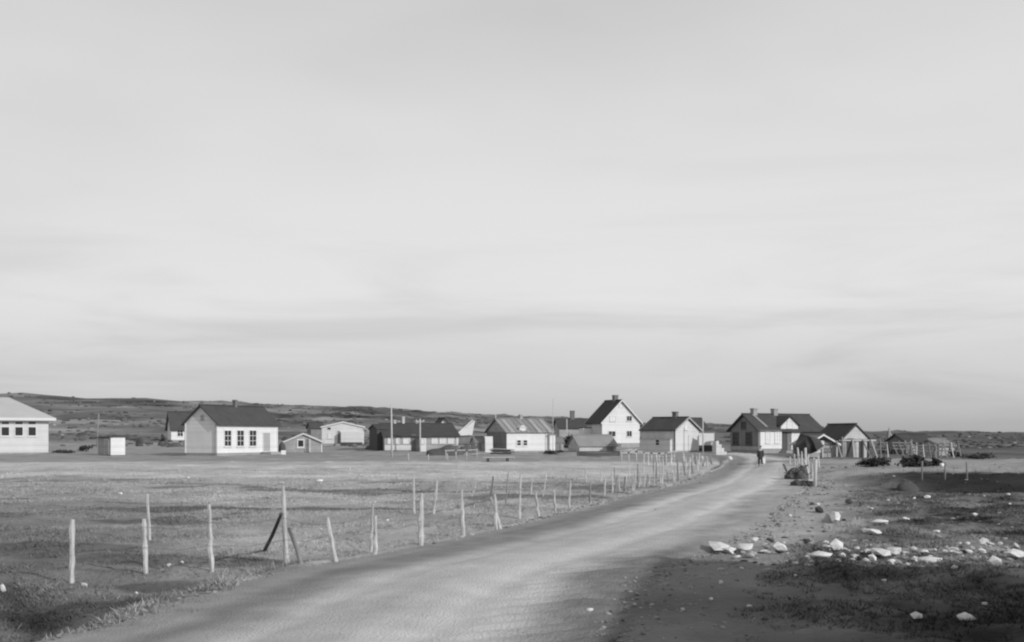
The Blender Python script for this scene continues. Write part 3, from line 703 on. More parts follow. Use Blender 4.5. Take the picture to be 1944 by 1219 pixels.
MB().beam((h.W+.25, -.5, -.2), (h.W-.2, -.3, h.wh+.3), .09).build('prop', 'pale_plank', h.e)
h = House('weathered_hut', 'weathered hut with dark roof slopes around a light front gable', 1598, 869, 12, 1650, 1578, 834, 807, ridge='y', cat='hut', D=5)
h.walls('grey_board', 'stone_dark', .05).roof('tar_roof', .16, .12)
rs = random.Random(12); x0 = .02
while x0 < h.W-.1:
    x1 = min(x0+rs.uniform(.16, .34), h.W); zt = h.wh-rs.uniform(0, .35)
    h.box('wall_board', rs.choice(['pale_grey_board', 'grey_board', 'grey_board', 'dark_board', 'dark_wood']), x0, -.05-rs.uniform(0, .03), -.1, x1-.03, -.004, zt); x0 = x1
MB().prism([(.1, -.06, h.wh+.02), (h.W-.1, -.06, h.wh+.02), (h.W/2, -.06, h.rz-.1)], [(.1, -.004, h.wh+.02), (h.W-.1, -.004, h.wh+.02), (h.W/2, -.004, h.rz-.1)]).build('gable_boarding', 'pale_grey_board', h.e)
h.box('lintel', 'pale_plank', -.3, -.16, h.wh-.16, h.W+.6, -.10, h.wh-.04)
for a0, a1, z1 in ((.5, 1.1, 1.7), (h.W*.62, h.W*.78, 1.5)): h.box('opening', 'dark_wood', a0, -.12, -.05, a1, -.085, z1)
for a0, a1 in ((.93, .72), (1.15, 1.02), (.3, .36), (-.1, -.02)): MB().beam((h.W*a0, -.8, -.2), (h.W*a1, -.2, h.wh*rs.uniform(.7, 1.15)), .1).build('prop', rs.choice(['pale_plank', 'grey_wood']), h.e)

# --- unseen storehouses shaped to cast the foreground shadow; the wide one added to fill it
def storehouse(label, loc, rz, W_, D_s, hh, rr):
    e = thing('storehouse', label, 'storehouse', loc, rz)
    a = [(-W_/2, 0, -.5), (W_/2, 0, -.5), (W_/2, 0, hh), (0, 0, rr), (-W_/2, 0, hh)]
    MB().prism(a, [(p[0], D_s, p[2]) for p in a]).build('wall', 'dark_board', e)
    k = (rr-hh)/(W_/2)
    for sd in (1, -1):
        sec = [(-sd*(W_/2+.3), hh-.3*k+.01), (0, rr+.01), (0, rr+.15), (-sd*(W_/2+.3), hh-.3*k+.15)]
        MB().prism([(p, -.3, z) for p, z in sec], [(p, D_s+.3, z) for p, z in sec]).build('roof_slope', 'tar_roof', e)
    for yy in (.15, .45, .75): MB().box(-W_/2-.06, D_s*yy, 1.1, -W_/2-.003, D_s*yy+.9, 2.3).build('shutter', 'grey_board', e)
storehouse('narrow dark storehouse at the road bend beside the wider one', (11.0, .9, 0), R(-11), 5.0, 9.9, 4.5, 6.0)
storehouse('unseen wide storehouse added to fill out the foreground shadow beside the narrow one', (27.5, 9.3, 0), R(90), 7.0, 11.0, 3.6, 6.2)

# ------------------------------------------------------------------ poles and masts
def pole(name, label, u, vb, vt, r0, r1, mat='old_pole', lean=0, cat='pole', knob=False, Y=None):
    x, y = ground_at(u, vb) if Y is None else ((u-U0)*Y/FPX, Y)
    z = tz(x, y); e = thing(name, label, cat, (x, y, z))
    hgt = zpx(vt, y)-z
    MB().tube([(0, 0, -.4), (lean*.5, 0, hgt*.5), (lean, 0, hgt)], [r0, (r0+r1)/2, r1], 8).build('shaft', mat, e, True)
    if knob: MB().box(lean-.06, -.06, hgt, lean+.06, .06, hgt+.08).build('cap', mat, e)
    return e, hgt
e, _ = pole('flagpole', 'tall bare pale flagpole standing before the long low house', 744, 866, 770, .11, .06, 'pale_plank', -.06, 'flagpole', True)
e, hg = pole('utility_pole', 'wooden utility pole with short crossarm before the long low house', 797.5, 858, 795, .09, .07, 'old_pole', 0, 'utility pole')
MB().box(-.45, -.04, hg-.35, .45, .04, hg-.25).build('crossarm', 'old_pole', e)
for sx in (-.4, .4): MB().box(sx-.04, -.04, hg-.248, sx+.04, .04, hg-.10).build('insulator', 'white_paint', e)
pole('utility_pole', 'slim grey pole between tin roofed house and grey shed', 1076, 850, 795, .08, .06, 'old_pole', 0, 'utility pole', Y=150)
pole('utility_pole', 'pale pole rising in front of the white flat-roofed annex', 1334.5, 860, 795, .08, .06, 'pale_plank', 0, 'utility pole')
pole('utility_pole', 'faint grey pole on the slope behind the small outhouse', 183, 850, 786, .09, .07, 'grey_wood', .3, 'utility pole')
pole('utility_pole', 'short pale pole on the gable end of the tin roofed house', 941, 850, 787, .06, .05, 'pale_plank', 0, 'utility pole', Y=146)

# ------------------------------------------------------------------ fences
def stake_point(u, v):                               # field side lies 0.2 m below the road
    return ground_at(u, v)
def fence(name, label, posts, group, braces=(), wires=(.75, .4), r=.036, wirepost=True):
    x0, y0 = stake_point(posts[0][2], posts[0][3]); O = Vector((x0, y0, tz(x0, y0)))
    e = thing(name, label, 'fence', O, 0, group)
    def pt(u, v, y): return Vector(((u-U0)*y/FPX, y, zpx(v, y)))
    info = []
    for (ut, vt, ub, vb, *k) in posts:
        x, y = stake_point(ub, vb); zb = tz(x, y); b_ = Vector((x, y, zb)); hgt = (vb-vt)*y/FPX
        t = b_+Vector(((ut-ub)*y/FPX, rnd.uniform(-.05, .05), hgt)); d = t-b_
        rr = r*(k[0] if k else rnd.uniform(.8, 1.1))*max(1, y/42)
        qs = (0, .17, .34, .5, .66, .83)
        pts = [b_-d.normalized()*.25]+[b_+d*q+Vector((rnd.uniform(-1, 1), rnd.uniform(-1, 1), 0))*.009 for q in qs]+[t]
        MB().tube([q-O for q in pts], [rr*1.1]+[rr*(1.08-.25*q)*rnd.uniform(.82, 1.18) for q in qs]+[rr*rnd.uniform(.45, .8)], 7, .22).build('post', ('old_pole', 'old_pole', 'grey_wood')[len(info) % 3 if vb < 960 else 0], e, False)
        info.append((b_, d))
    for (u1, v1, u2, v2, yy, m) in braces:
        x, y = stake_point(u2, v2); b_ = Vector((x, y, tz(x, y)-.05)); t = pt(u1, v1, yy)
        MB().tube([b_-O, (b_+t)/2-O+Vector((.02, 0, .01)), t-O], [.038, .035, .03], 6, .1).build('brace', m, e, True)
    for f in wires:
        w_ = MB(); pts = []
        for b_, d in info:
            q = b_+d.normalized()*min(f*1.05, d.length*.85)-O+Vector((0, -.04, 0))
            if pts: 
                pm = (pts[-1]+q)/2+Vector((0, 0, -.05-.02*rnd.random())); pts.append(pm)
            pts.append(q)
        w_.tube(pts, .003, 4).build('wire', 'wire', e, True)
    return e
front = [(136, 985, 135, 1105, 1.2), (274, 985, 277, 1089, 1.1), (397, 960, 402, 1088, 1.2), (537, 925, 544, 1074, 1.2), (621, 986, 636, 1069, 1.0),
    (708, 952, 704, 1046), (713, 981, 712.5, 1053), (800, 937, 799, 1036, 1.25), (876.5, 931, 879, 1018), (939, 938, 942, 1005), (988, 900, 986, 985, .9), (1017, 934, 1022, 982),
    (1051, 927, 1054.5, 974, .8), (1083, 911, 1080, 966), (1119, 913, 1121, 955), (1149, 911, 1147, 944), (1172, 905, 1168, 941, .8), (1187, 905, 1186, 935), (1206, 895, 1203, 931),
    (1216, 901, 1213, 926, .7), (1230, 900, 1227, 925, .7), (1242, 890, 1242.5, 920), (1258, 866, 1257, 919), (1277, 893, 1280, 915, .8), (1286, 864, 1288, 912), (1295, 868, 1302, 905), (1310, 867, 1308, 902), (1312, 872, 1316, 899), (1322, 868, 1324, 894, .8), (1332, 866, 1336, 884, 1.5), (1341, 866, 1343, 886, .8), (1349, 862, 1351, 880)]
rf_ = random.Random(3)
for k in range(16):
    ub = 1165+180*(k+rf_.uniform(-.3, .3))/16; vb = float(np.interp(ub, [1147, 1203, 1242, 1280, 1308, 1336, 1351], [944, 931, 920, 913, 902, 886, 880])); hp = rf_.uniform(.5, 1.2)*(vb-826)*.42
    front.append((ub+rf_.uniform(-4, 4), vb-hp, ub, vb, rf_.uniform(.5, .9)))
front.sort(key=lambda q: q[2])
fence('roadside_fence', 'weathered uneven stake fence along the turf edge of the gravel road', front, None,
      braces=[(534, 976, 500, 1042, 18.2, 'dark_wood'), (549, 1004, 573, 1075, 18.2, 'grey_wood'), (931, 945, 951, 1006, 24.6, 'old_pole'), (937, 905, 929, 950, 30, 'old_pole')])
back = [(281, 944, 284, 1033, .9), (785, 902, 786, 979, .9), (830, 917, 823, 982, .9), (874, 905, 866, 942, .5), (906, 909, 896, 945, .5), (965, 897, 960, 959, .6), (1010, 915, 1008, 944, .6), (1037, 905, 1031, 948, .6), (1075, 897, 1073, 930, .6), (1111, 886, 1113, 917, .6), (1142, 888, 1141, 915, .6), (1166, 886, 1168, 913, .6), (1195, 882, 1194, 908, .6), (1222, 872, 1222, 900, .6), (1240, 868, 1241, 896, .6)]
fe = fence('field_fence', 'thin dark stake fence crossing the grass behind the roadside stakes', back, None, wires=(.7,))
yard_posts = [(1230, 861, 1230, 884), (1246, 862, 1247, 885), (1262, 858, 1263, 882), (1275, 860, 1274, 884), (1296, 856, 1299, 876), (1320, 858, 1321, 880)]
fence('yard_fence', 'short pale stakes around the yard of the grey house', yard_posts, None, wires=())
x, y = ground_at(785, 902)
# rail fence before the village
def rail_fence(name, label, u0, u1, v, n, hgt, mat='grey_wood', rails=1):
    x0, y0 = ground_at(u0, v); x1, y1 = ground_at(u1, v); O = Vector((x0, y0, tz(x0, y0)))
    e = thing(name, label, 'fence', O)
    tops = []
    for i in range(n):
        t = i/(n-1); x, y = x0+(x1-x0)*t, y0+(y1-y0)*t; b_ = Vector((x, y, tz(x, y)))-O; t_ = b_+Vector((rnd.uniform(-.05, .05), 0, hgt*rnd.uniform(.9, 1.1)))
        MB().tube([b_-Vector((0, 0, .2)), t_], [.04, .035], 6).build('post', mat, e, True); tops.append(t_)
    for k in range(rails):
        for i in range(n-1):
            MB().beam(tops[i]-Vector((.1, .06, .08+.35*k)), tops[i+1]-Vector((-.1, .06, .08+.35*k)), .05, .09).build('rail', mat, e)
    return e
rail_fence('rail_fence', 'low grey rail fence between the turf mound and tin roofed house', 846, 905, 872, 4, .85, 'pale_grey_board')
rail_fence('rail_fence', 'low rail fence on the pale strip of the heath right of the huts', 1750, 1836, 911, 3, .75, 'dark_board', 0)
rail_fence('rail_fence', 'row of short posts in the grass before the flagpole', 776, 850, 875, 3, .6, 'pale_grey_board', 0)
rail_fence('rail_fence', 'pale rail fence in front of the two-storey white house', 1180, 1280, 878, 8, .9, 'pale_grey_board')

# poles by the dark boat on the right side of the road
for lab, ut, vt, ub, vb, r_ in (('stout pale post at the corner of the ditch right of road', 1549, 873, 1547, 925, .075), ('pale post between dark box and dark hull', 1529, 850, 1530, 899, .07),
        ('slim pale post left of the dark hull', 1514, 850, 1518, 884, .06), ('pale post leaning toward the stout ditch post', 1527, 873, 1538, 908, .05), ('thin stick standing at the road edge by the dark box', 1482, 880, 1482, 897, .03)):
    x, y = ground_at(ub, vb); z = tz(x, y); hgt = (vb-vt)*y/FPX
    o = MB().tube([(0, 0, -.3), ((ut-ub)*y/FPX*.5, .02, hgt*.5), ((ut-ub)*y/FPX, 0, hgt)], [r_, r_*.95, r_*.85], 8, .06).build('stake', 'pale_plank', None, True)
    o.location = (x, y, z); tag(o, lab, 'post')
for ut, vt, ub, vb in ((1508, 862, 1509, 885), (1522, 857, 1523, 889), (1533, 868, 1535, 901), (1541, 880, 1542, 913), (1553, 864, 1555, 886), (1500, 867, 1500, 884), (1545, 868, 1544, 905), (1516, 866, 1513, 890)):
    x, y = ground_at(ub, vb); hgt = (vb-vt)*y/FPX
    o = MB().tube([(0, 0, -.3), ((ut-ub)*y/FPX*.5+rnd.uniform(-.03, .03), .02, hgt*.5), ((ut-ub)*y/FPX, 0, hgt)], [.055, .05, .04], 7, .2).build('stake', 'old_pole')
    o.location = (x, y, tz(x, y)); tag(o, 'rough thin stake in the tight row right of the road', 'post', 'row of rough stakes by the rubbish heap')
# dark heap of rubbish in the ditch corner, with a pale plank
x, y = ground_at(1514, 911)
e = thing('rubbish_heap', 'dark heap of broken boards and turf by the posts at the road edge', 'rubbish heap', (x, y, tz(x, y)))
rs = random.Random(5)
for i, (dx, dy, sx, sz) in enumerate(((-.05, .1, .42, .46), (.22, .25, .34, .50), (-.34, .0, .26, .22), (.1, -.2, .3, .25))):
    me = blob(sx, sx*.8, sz, 2, .5, 300+i); me.materials.append(M['dark_wood']); link('clod', me, e, (dx, dy, sz*.35))
for i in range(12):
    a = Vector((rs.uniform(-.55, .35), rs.uniform(-.35, .3), rs.uniform(.0, .35))); b_ = a+Vector((rs.uniform(-.3, .55), rs.uniform(-.3, .3), rs.uniform(.05, .4)))
    MB().beam(a, b_, .12, .03).build('board', rs.choice(['dark_wood', 'dark_wood', 'dark_board']), e)
x, y = ground_at(1524, 924)
e = thing('ditch_stones', 'dark stones with a pale plank across them below the rubbish heap', 'stones', (x, y, tz(x, y)))
for i, (dx, sx, sz) in enumerate(((-.25, .24, .2), (.05, .28, .2), (.3, .2, .16))):
    me = blob(sx, .25, sz, 2, .5, 320+i); me.materials.append(M['stone_dark']); link('stone', me, e, (dx, 0, sz*.3))
MB().beam((.0, -.1, .27), (.42, -.05, .25), .14, .07).build('plank', 'pale_plank', e)

# ------------------------------------------------------------------ boats
def hull(Ln, B, H, n=18, m=10, open_=False):
    mb = MB(); rows = []
    for i in range(n+1):
        s_ = i/n; wv = B/2*max(.03, math.sin(math.pi*(.04+.96*s_)*.98))**.62; hv = H*(.75+.25*(2*s_-1)**2)
        rows.append([(Ln*(s_-.5), wv*math.copysign(abs(math.cos(math.pi*j/m))**.8, math.cos(math.pi*j/m)), hv*max(0, math.sin(math.pi*j/m))**.6) for j in range(m+1)])
    vs = [p_ for r_ in rows for p_ in r_]; k = m+1
    fs = [(i*k+j, (i+1)*k+j, (i+1)*k+j+1, i*k+j+1) for i in range(n) for j in range(m)]
    fs += [tuple(range(k))[::-1], tuple(range(n*k, (n+1)*k)), ]
    fs += [tuple([i*k for i in range(n+1)]+[i*k+m for i in range(n, -1, -1)])]
    return mb.add(vs, fs)
def boat(name, label, u, v, Ln, B, H, rz, tilt=(0, 0), dz=0, mat='dark_wood'):
    x, y = ground_at(u, v); e = thing(name, label, 'boat', (x, y, tz(x, y)+dz)); e.rotation_euler = (tilt[0], tilt[1], rz)
    hull(Ln, B, H).build('hull', mat, e, True)
    MB().beam((-Ln/2, 0, H*1.0), (Ln/2, 0, H*1.0), .08, .12).build('keel', mat, e)
    for sy in (-1, 1):
        pts = [(Ln*(i/12-.5), sy*(B/2*max(.03, math.sin(math.pi*(.04+.96*i/12)*.98))**.62+.02), .04) for i in range(13)]
        MB().tube(pts, .035, 5).build('gunwale', 'grey_wood', e)
    return e
boat('rowing_boat', 'long dark upturned rowing boat lying before the grey shed', 1136, 866, 4.2, 1.3, .5, R(4))
boat('propped_hull', 'large dark rounded boat hull propped upside down beside the open shed', 1537, 877, 2.8, 1.65, 1.0, R(84), (R(-20), R(-4)), .60, 'tarred')

# ------------------------------------------------------------------ mounds, bushes and stacks
def mound(name, label, cat, u, v, wpx, hpx, mat, seed, depth=1.0, n=3):
    x, y = ground_at(u, v); s_ = y/FPX; me = blob(wpx*s_/2, wpx*s_/2*depth, hpx*s_*1.25, n, .3, seed); me.materials.append(M[mat])
    me.polygons.foreach_set('use_smooth', [True]*len(me.polygons))
    o = link(name, me, None, (x, y, tz(x, y)-hpx*s_*.25)); return tag(o, label, cat)
mound('turf_mound', 'low dark turf mound before the bright windows of the long house', 'mound', 845, 864, 70, 19, 'turf', 3, .6)
mound('turf_mound', 'small dark turf mound at the end of the long house', 'mound', 885, 860, 26, 16, 'turf', 4, .7)
mound('turf_mound', 'dark turf heap beside the steps of the pale flat-gabled house', 'mound', 704, 854, 26, 11, 'turf', 5, .7)
mound('turf_mound', 'dark hump on the slope behind the outhouse', 'mound', 274, 842, 34, 13, 'turf', 6, .7)
mound('turf_mound', 'dark hummock below the white cottage wall', 'mound', 333, 849, 40, 10, 'turf', 8, .7)
mound('turf_hut', 'low dark turf hut roof on the heath right of the huts', 'hut', 1745, 845, 50, 17, 'turf', 9, .8)
mound('peat_heap', 'small dark peat heap rising from the dark bank', 'peat heap', 1722, 929, 46, 19, 'stone_dark', 10, .8)

def leaf_cloud(rx, ry, rz, n, size, seed, flat=.0):
    rs = np.random.RandomState(seed); vs = []; fs = []
    clumps = rs.normal(size=(max(6, n//60), 3)); clumps /= np.linalg.norm(clumps, axis=1)[:, None]; clumps *= rs.uniform(.3, .85, (len(clumps), 1))
    for i in range(n):
        c = clumps[rs.randint(len(clumps))]+rs.normal(size=3)*.2
        if c[2] < -.35: c[2] = -.35+rs.rand()*.2
        c = c*np.array([rx, ry, rz]); a = rs.normal(size=3); a /= np.linalg.norm(a); b_ = np.cross(a, rs.normal(size=3)); b_ /= np.linalg.norm(b_)
        s_ = size*rs.uniform(.6, 1.5); k = len(vs)
        vs += [tuple(c-a*s_*.5), tuple(c+b_*s_*.35), tuple(c+a*s_*.5), tuple(c-b_*s_*.35)]; fs.append((k, k+1, k+2, k+3))
    return vs, fs
def bush(label, u, v, wpx, hpx, seed, n=700, cat='bush', name='bush', group=None):
    x, y = ground_at(u, v); s_ = y/FPX; rx, rz = wpx*s_/2, hpx*s_*.62
    e = thing(name, label, cat, (x, y, tz(x, y)), 0, group)
    vs, fs = leaf_cloud(rx, rx*.8, rz, n, .16*max(1, y/110), seed)
    m = MB(); m.add([(a, b_, c+rz*.55) for a, b_, c in vs], fs); m.build('foliage', 'leaf', e)
    rs = random.Random(seed); st = MB()
    for i in range(6): st.tube([(rs.uniform(-.1, .1), rs.uniform(-.1, .1), -.15), (rs.uniform(-.6, .6)*rx, rs.uniform(-.5, .5)*rx, rz*rs.uniform(.7, 1.3))], [.04, .015], 5)
    st.build('stem', 'dark_wood', e)
    return e
bush('dark dense bush between the pole and the grey shed', 1082, 854, 28, 28, 21, 800)
bush('broad dark bush in the grass before the weathered hut', 1662, 884, 64, 17, 22, 1100)
bush('dark bush on the pale strip right of the broad bush', 1738, 889, 62, 22, 23, 1100)
bush('dark bush beside the white object on the heath strip', 1778, 889, 30, 16, 24, 500)
bush('dark bush high on the hillside behind the outhouse', 152, 781, 24, 10, 25, 300)
bush('small dark bush on the hillside left of the white cottage', 282, 785, 15, 11, 26, 250)
bush('dark bush behind the outhouse beside the cottage', 309, 839, 11, 15, 27, 200)
bush('low scrub left of the outhouse', 120, 860, 60, 9, 28, 400)
bush('low scrub between hall and outhouse', 165, 857, 30, 14, 29, 350)
bush('dark scrub before the annex of the tin roofed house', 1052, 862, 46, 9, 30, 450)
bush('dark scrub on the heath beyond the rail posts', 1862, 871, 90, 10, 31, 800)
bush('brush heap beside the drying racks', 1690, 862, 40, 14, 32, 600)
bush('scrub at the far side of the drying racks', 1815, 868, 36, 16, 33, 500)

# conical pole stack and drying racks on the heath
x, y = ground_at(1688, 850); s_ = y/FPX
e = thing('pole_stack', 'pale cone of stacked poles standing on the heath beyond the hut', 'pole stack', (x, y, tz(x, y)))
for i in range(16):
    a = 2*math.pi*i/16; MB().tube([(1.15*math.cos(a), 1.15*math.sin(a), -.1), (-.08*math.cos(a), -.08*math.sin(a), 38*s_+rnd.uniform(-.2, .15))], [.09, .05], 5).build('pole', ('grey_wood', 'pale_grey_board')[i % 2], e)
def rack(label, u, v, wpx, hpx, n, seed):
    x, y = ground_at(u, v); s_ = y/FPX; rs = random.Random(seed); e = thing('drying_rack', label, 'rack', (x, y, tz(x, y)), R(rs.uniform(-15, 15)), None)
    wd, hg = wpx*s_, hpx*s_
    for i in range(n):
        xx = wd*(i/(n-1)-.5)
        for sy in (-1, 1): MB().tube([(xx+rs.uniform(-.2, .2), sy*.8, -.2), (xx, -sy*.1, hg*rs.uniform(.95, 1.15))], [.06, .045], 5).build('leg', rs.choice(['grey_wood', 'pale_grey_board', 'dark_board']), e)
    for k in range(3): MB().tube([(-wd*.55, rs.uniform(-.1, .1), hg*(.92-.22*k)), (wd*.55, rs.uniform(-.1, .1), hg*(.9-.22*k+rs.uniform(-.05, .05)))], .05, 5).build('rail', 'grey_wood', e)
rack('pole drying rack right beside the weathered hut', 1665, 868, 36, 30, 4, 1)
rack('pole drying rack between pole cone and turf hut', 1712, 866, 40, 26, 4, 2)
rack('pole drying rack in front of the turf hut', 1752, 868, 44, 26, 5, 3)
rack('leaning pole drying rack at the far right of the racks', 1798, 870, 40, 30, 4, 4)
h = House('low_shed', 'low dark shed standing among the drying racks', 1720, 862, 12, 1775, 1712, 840, 826, cat='shed', D=4)
h.walls('dark_board', 'stone_dark', .05).roof('tar_roof', .2)
h = House('low_shed', 'small grey shed at the right end of the drying racks', 1783, 866, 20, 1812, 1775, 846, 836, cat='shed', D=3)
h.walls('grey_board', 'stone_dark', .05).roof('tin_roof_dark', .2)

# ------------------------------------------------------------------ stones, boards and scraps (each a thing)
STONES = []
for i in range(7):
    me = blob(.5, .42, .36, 1, .85, 100+i)
    STONES.append(me)
smesh = {}
def stone_mesh(i, mat):
    if (i, mat) not in smesh:
        m_ = STONES[i % 7].copy(); m_.materials.append(M[mat]); m_.name = 'stone'; smesh[(i, mat)] = m_
        if i % 2: m_.polygons.foreach_set('use_smooth', [True]*len(m_.polygons))
    return smesh[(i, mat)]
nst = 0
def stone(u, v, wpx, hpx, label, group=None, mat='stone_pale', name='stone', cat='stone'):
    global nst
    x, y = ground_at(u, v+hpx/2); s_ = y/FPX
    o = link(name, stone_mesh(nst % 7, mat), None, (x, y+wpx*s_*.25, tz(x, y+wpx*s_*.25)+hpx*s_*.30+.02)); nst += 1
    o.scale = (wpx*s_*.95, wpx*s_*.8, hpx*s_*1.2); o.rotation_euler = (rnd.uniform(-.2, .2), rnd.uniform(-.2, .2), rnd.uniform(-.5, .5))
    return tag(o, label, cat, group)
LB, GB = 'pale angular stone in the litter strewn over the dark heath beside the road', 'pale stones strewn over the heath'
stone(1480, 1052, 34, 24, 'largest white stone at the edge of the gravel where the gravel meets the dark heath')
stone(1838, 1174, 36, 20, 'rounded pale stone at the shaded foreground edge, larger of two'); stone(1740, 1177, 24, 13, 'rounded pale stone at the shaded foreground edge, smaller of two')
stone(605, 916, 17, 8, 'pale flat stone lying in the grass field before the shack'); stone(160, 1107, 16, 9, 'pale stone at the foot of the fence stake where the field grass is dark')
stone(1388, 868, 13, 11, 'white boulder at the bend of the road before the dark house')
stone(1790, 887, 10, 10, 'small white rock lying by the dark bush on the heath strip')
stone(258, 1122, 9, 6, 'small pale stone on the turf edge of the road'); stone(4, 1118, 12, 22, 'pale stone beside the ditch in the dark corner of the field')
for u, v, a, b_ in ((1588, 1046, 27, 21), (1568, 1038, 18, 9), (1539, 1055, 17, 9), (1630, 1043, 13, 11), (1648, 1050, 23, 14), (1657, 1068, 20, 18), (1756, 1050, 21, 18), (1738, 1061, 20, 9),
        (1775, 1042, 9, 8), (1812, 1048, 27, 13), (1843, 1050, 24, 12), (1869, 1036, 20, 18), (1865, 1051, 18, 10), (1934, 1056, 19, 20), (1890, 1071, 28, 22), (1813, 1083, 16, 10), (1724, 1073, 10, 7),
        (1782, 1008, 18, 8), (1852, 977, 12, 7), (1918, 956, 11, 8), (1915, 939, 8, 6), (1761, 943, 13, 6), (1736, 943, 9, 5), (1687, 951, 8, 5), (1657, 967, 10, 5), (1434, 1030, 18, 9), (1365, 1043, 14, 9),
        (1500, 980, 8, 6), (1600, 1058, 14, 8), (1682, 1060, 14, 8), (1695, 1071, 12, 7), (1706, 1052, 10, 7), (1795, 1064, 12, 7), (1832, 1070, 12, 7), (1910, 1060, 12, 8), (1720, 986, 15, 5), (1553, 955, 8, 6), (1620, 1070, 10, 6)):
    if v < 970: stone(u, v, a, b_, 'small pale stone on the heath just before the dark peat bank', 'pale stones by the peat bank')
    elif v < 1032: stone(u, v, a, b_, 'scattered pale stone between the peat bank and the heaped stones', 'pale stones scattered mid-heath')
    elif b_ > 13: stone(u, v, a, b_, 'big pale angular stone in the stone heap along the shadow edge', 'big stones of the heap')
    else: stone(u, v, a, b_, 'small pale stone in the stone heap along the shadow edge', 'small stones of the heap')
for u, v, a, b_ in ((1410, 1088, 10, 6), (1369, 1109, 9, 9), (1422, 1152, 14, 7), (1297, 1163, 9, 7), (1350, 1141, 9, 6), (1118, 1164, 19, 9), (1871, 1144, 13, 8), (1512, 1100, 8, 6), (1680, 1102, 12, 5)):
    stone(u, v, a, b_, 'small pale stone lying in the shaded foreground', 'stones in the foreground shade')
for u, v, a, b_ in ((1556, 967, 20, 15), (1535, 1034, 20, 16), (1612, 954, 15, 10), (1542, 954, 12, 7), (1634, 1060, 14, 10), (1560, 1052, 18, 10), (1880, 1062, 16, 10)):
    stone(u, v, a, b_, 'dark lump of peat on the heath beside the road', 'dark peat lumps on the heath', 'stone_dark', 'peat_lump', 'peat lump')
for u, v, a, b_ in ((228, 932, 9, 6), (357, 906, 7, 5), (460, 1058, 7, 5), (735, 990, 8, 6), (870, 906, 8, 4), (610, 1004, 6, 5), (320, 1075, 9, 7), (345, 1078, 8, 6)):
    stone(u, v, a, b_, 'small pale stone in the grass of the fenced field', 'small stones in the field')
rs_ = random.Random(77)
for k in range(240):
    u = 1365+579*rs_.random()**.85; v = rs_.gauss(1055, 13)+(u-1350)*.012; a = rs_.uniform(4.5, 9)+rs_.random()**3*12
    if v > 1086 or v < 1030: continue
    if rs_.random() < .8: stone(u, v, a, a*rs_.uniform(.35, .7), 'small pale stone in the stone heap along the shadow edge', 'small stones of the heap', rs_.choice(['stone_pale', 'pale_plank', 'stone_grey']))
    else: stone(u, v, a*1.2, a*.6, 'dark lump of peat on the heath beside the road', 'dark peat lumps on the heath', 'stone_dark', 'peat_lump', 'peat lump')
# flat boards and slabs
def board(u1, v1, u2, v2, wd, th, label, group=None, mat='pale_plank', lift=.06, name='flat_stone', cat='flat stone'):
    x1, y1 = ground_at(u1, v1); x2, y2 = ground_at(u2, v2)
    p_, q_ = Vector((x1, y1, tz(x1, y1)+lift)), Vector((x2, y2, tz(x2, y2)+lift)); O = (p_+q_)/2
    ln = (q_-p_).length; global nst
    o = link(name, stone_mesh(nst % 7, mat), None, O-Vector((0, 0, .01))); nst += 1
    o.scale = (ln*1.05, wd*2.6, th*3.2); o.rotation_euler = (rnd.uniform(-.15, .15), 0, math.atan2(q_.y-p_.y, q_.x-p_.x)+rnd.uniform(-.1, .1))
    return tag(o, label, cat, group)
LBB, GBB = 'long flat pale stone lying among rubble on the dark heath', 'long flat stones in the rubble'
for a in ((1578, 975, 1596, 989), (1649, 992, 1685, 991), (1640, 1016, 1674, 1019), (1410, 1045, 1426, 1057), (1376, 1054, 1397, 1053), (1355, 1038, 1372, 1050), (1752, 1066, 1776, 1072), (1908, 1074, 1940, 1071), (1530, 1066, 1578, 1067), (1660, 1060, 1690, 1068), (1692, 1056, 1712, 1068)):
    board(*a, rnd.uniform(.10, .18), .05, LBB, GBB, 'stone_pale', .09)
# plank piles before the tin roofed house
x, y = ground_at(945, 877)
e = thing('plank_pile', 'pale planks stacked on dark bearers before the tin roofed house', 'plank pile', (x, y, tz(x, y)), R(5))
for i in range(5): MB().beam((-1.1+rnd.uniform(-.2, .2), -.4+.2*i, .3+rnd.uniform(0, .06)), (1.25+rnd.uniform(-.2, .2), -.4+.2*i, .32+rnd.uniform(0, .06)), .17, .05).build('plank', 'pale_plank', e)
for sx in (-.8, .8): MB().box(sx-.08, -.5, -.05, sx+.08, .5, .26).build('bearer', 'dark_wood', e)
x, y = ground_at(938, 862)
e = thing('log_pile', 'heap of grey poles lying beside the white plank door', 'log pile', (x, y, tz(x, y)), R(-10))
for i in range(9): MB().tube([(-.2+rnd.uniform(-.3, .2), rnd.uniform(-.4, .4), .08+.06*i), (1.9+rnd.uniform(-.3, .3), rnd.uniform(-.4, .4), .06+.05*i)], .06, 6).build('log', ('grey_wood', 'dark_wood', 'pale_plank')[i % 3], e)
for k, (u, v, lab) in enumerate(((1195, 864, 'jumble of pale boards at the foot of the tall white house'), (1262, 868, 'jumble of pale boards before the grey house'), (1110, 852, 'pale boards against the grey shed'), (893, 868, 'jumble of boards at the end of the turf mound'))):
    x, y = ground_at(u, v); rs = random.Random(k); e = thing('board_heap', lab, 'boards', (x, y, tz(x, y)), R(rs.uniform(-20, 20)))
    for i in range(7):
        a = Vector((rs.uniform(-1.2, .2), rs.uniform(-.4, .4), .05+.04*i)); b_ = a+Vector((rs.uniform(.9, 1.8), rs.uniform(-.5, .5), rs.uniform(-.05, .4)))
        MB().beam(a, b_, .16, .04).build('board', rs.choice(['pale_plank', 'grey_wood', 'pale_grey_board']), e)
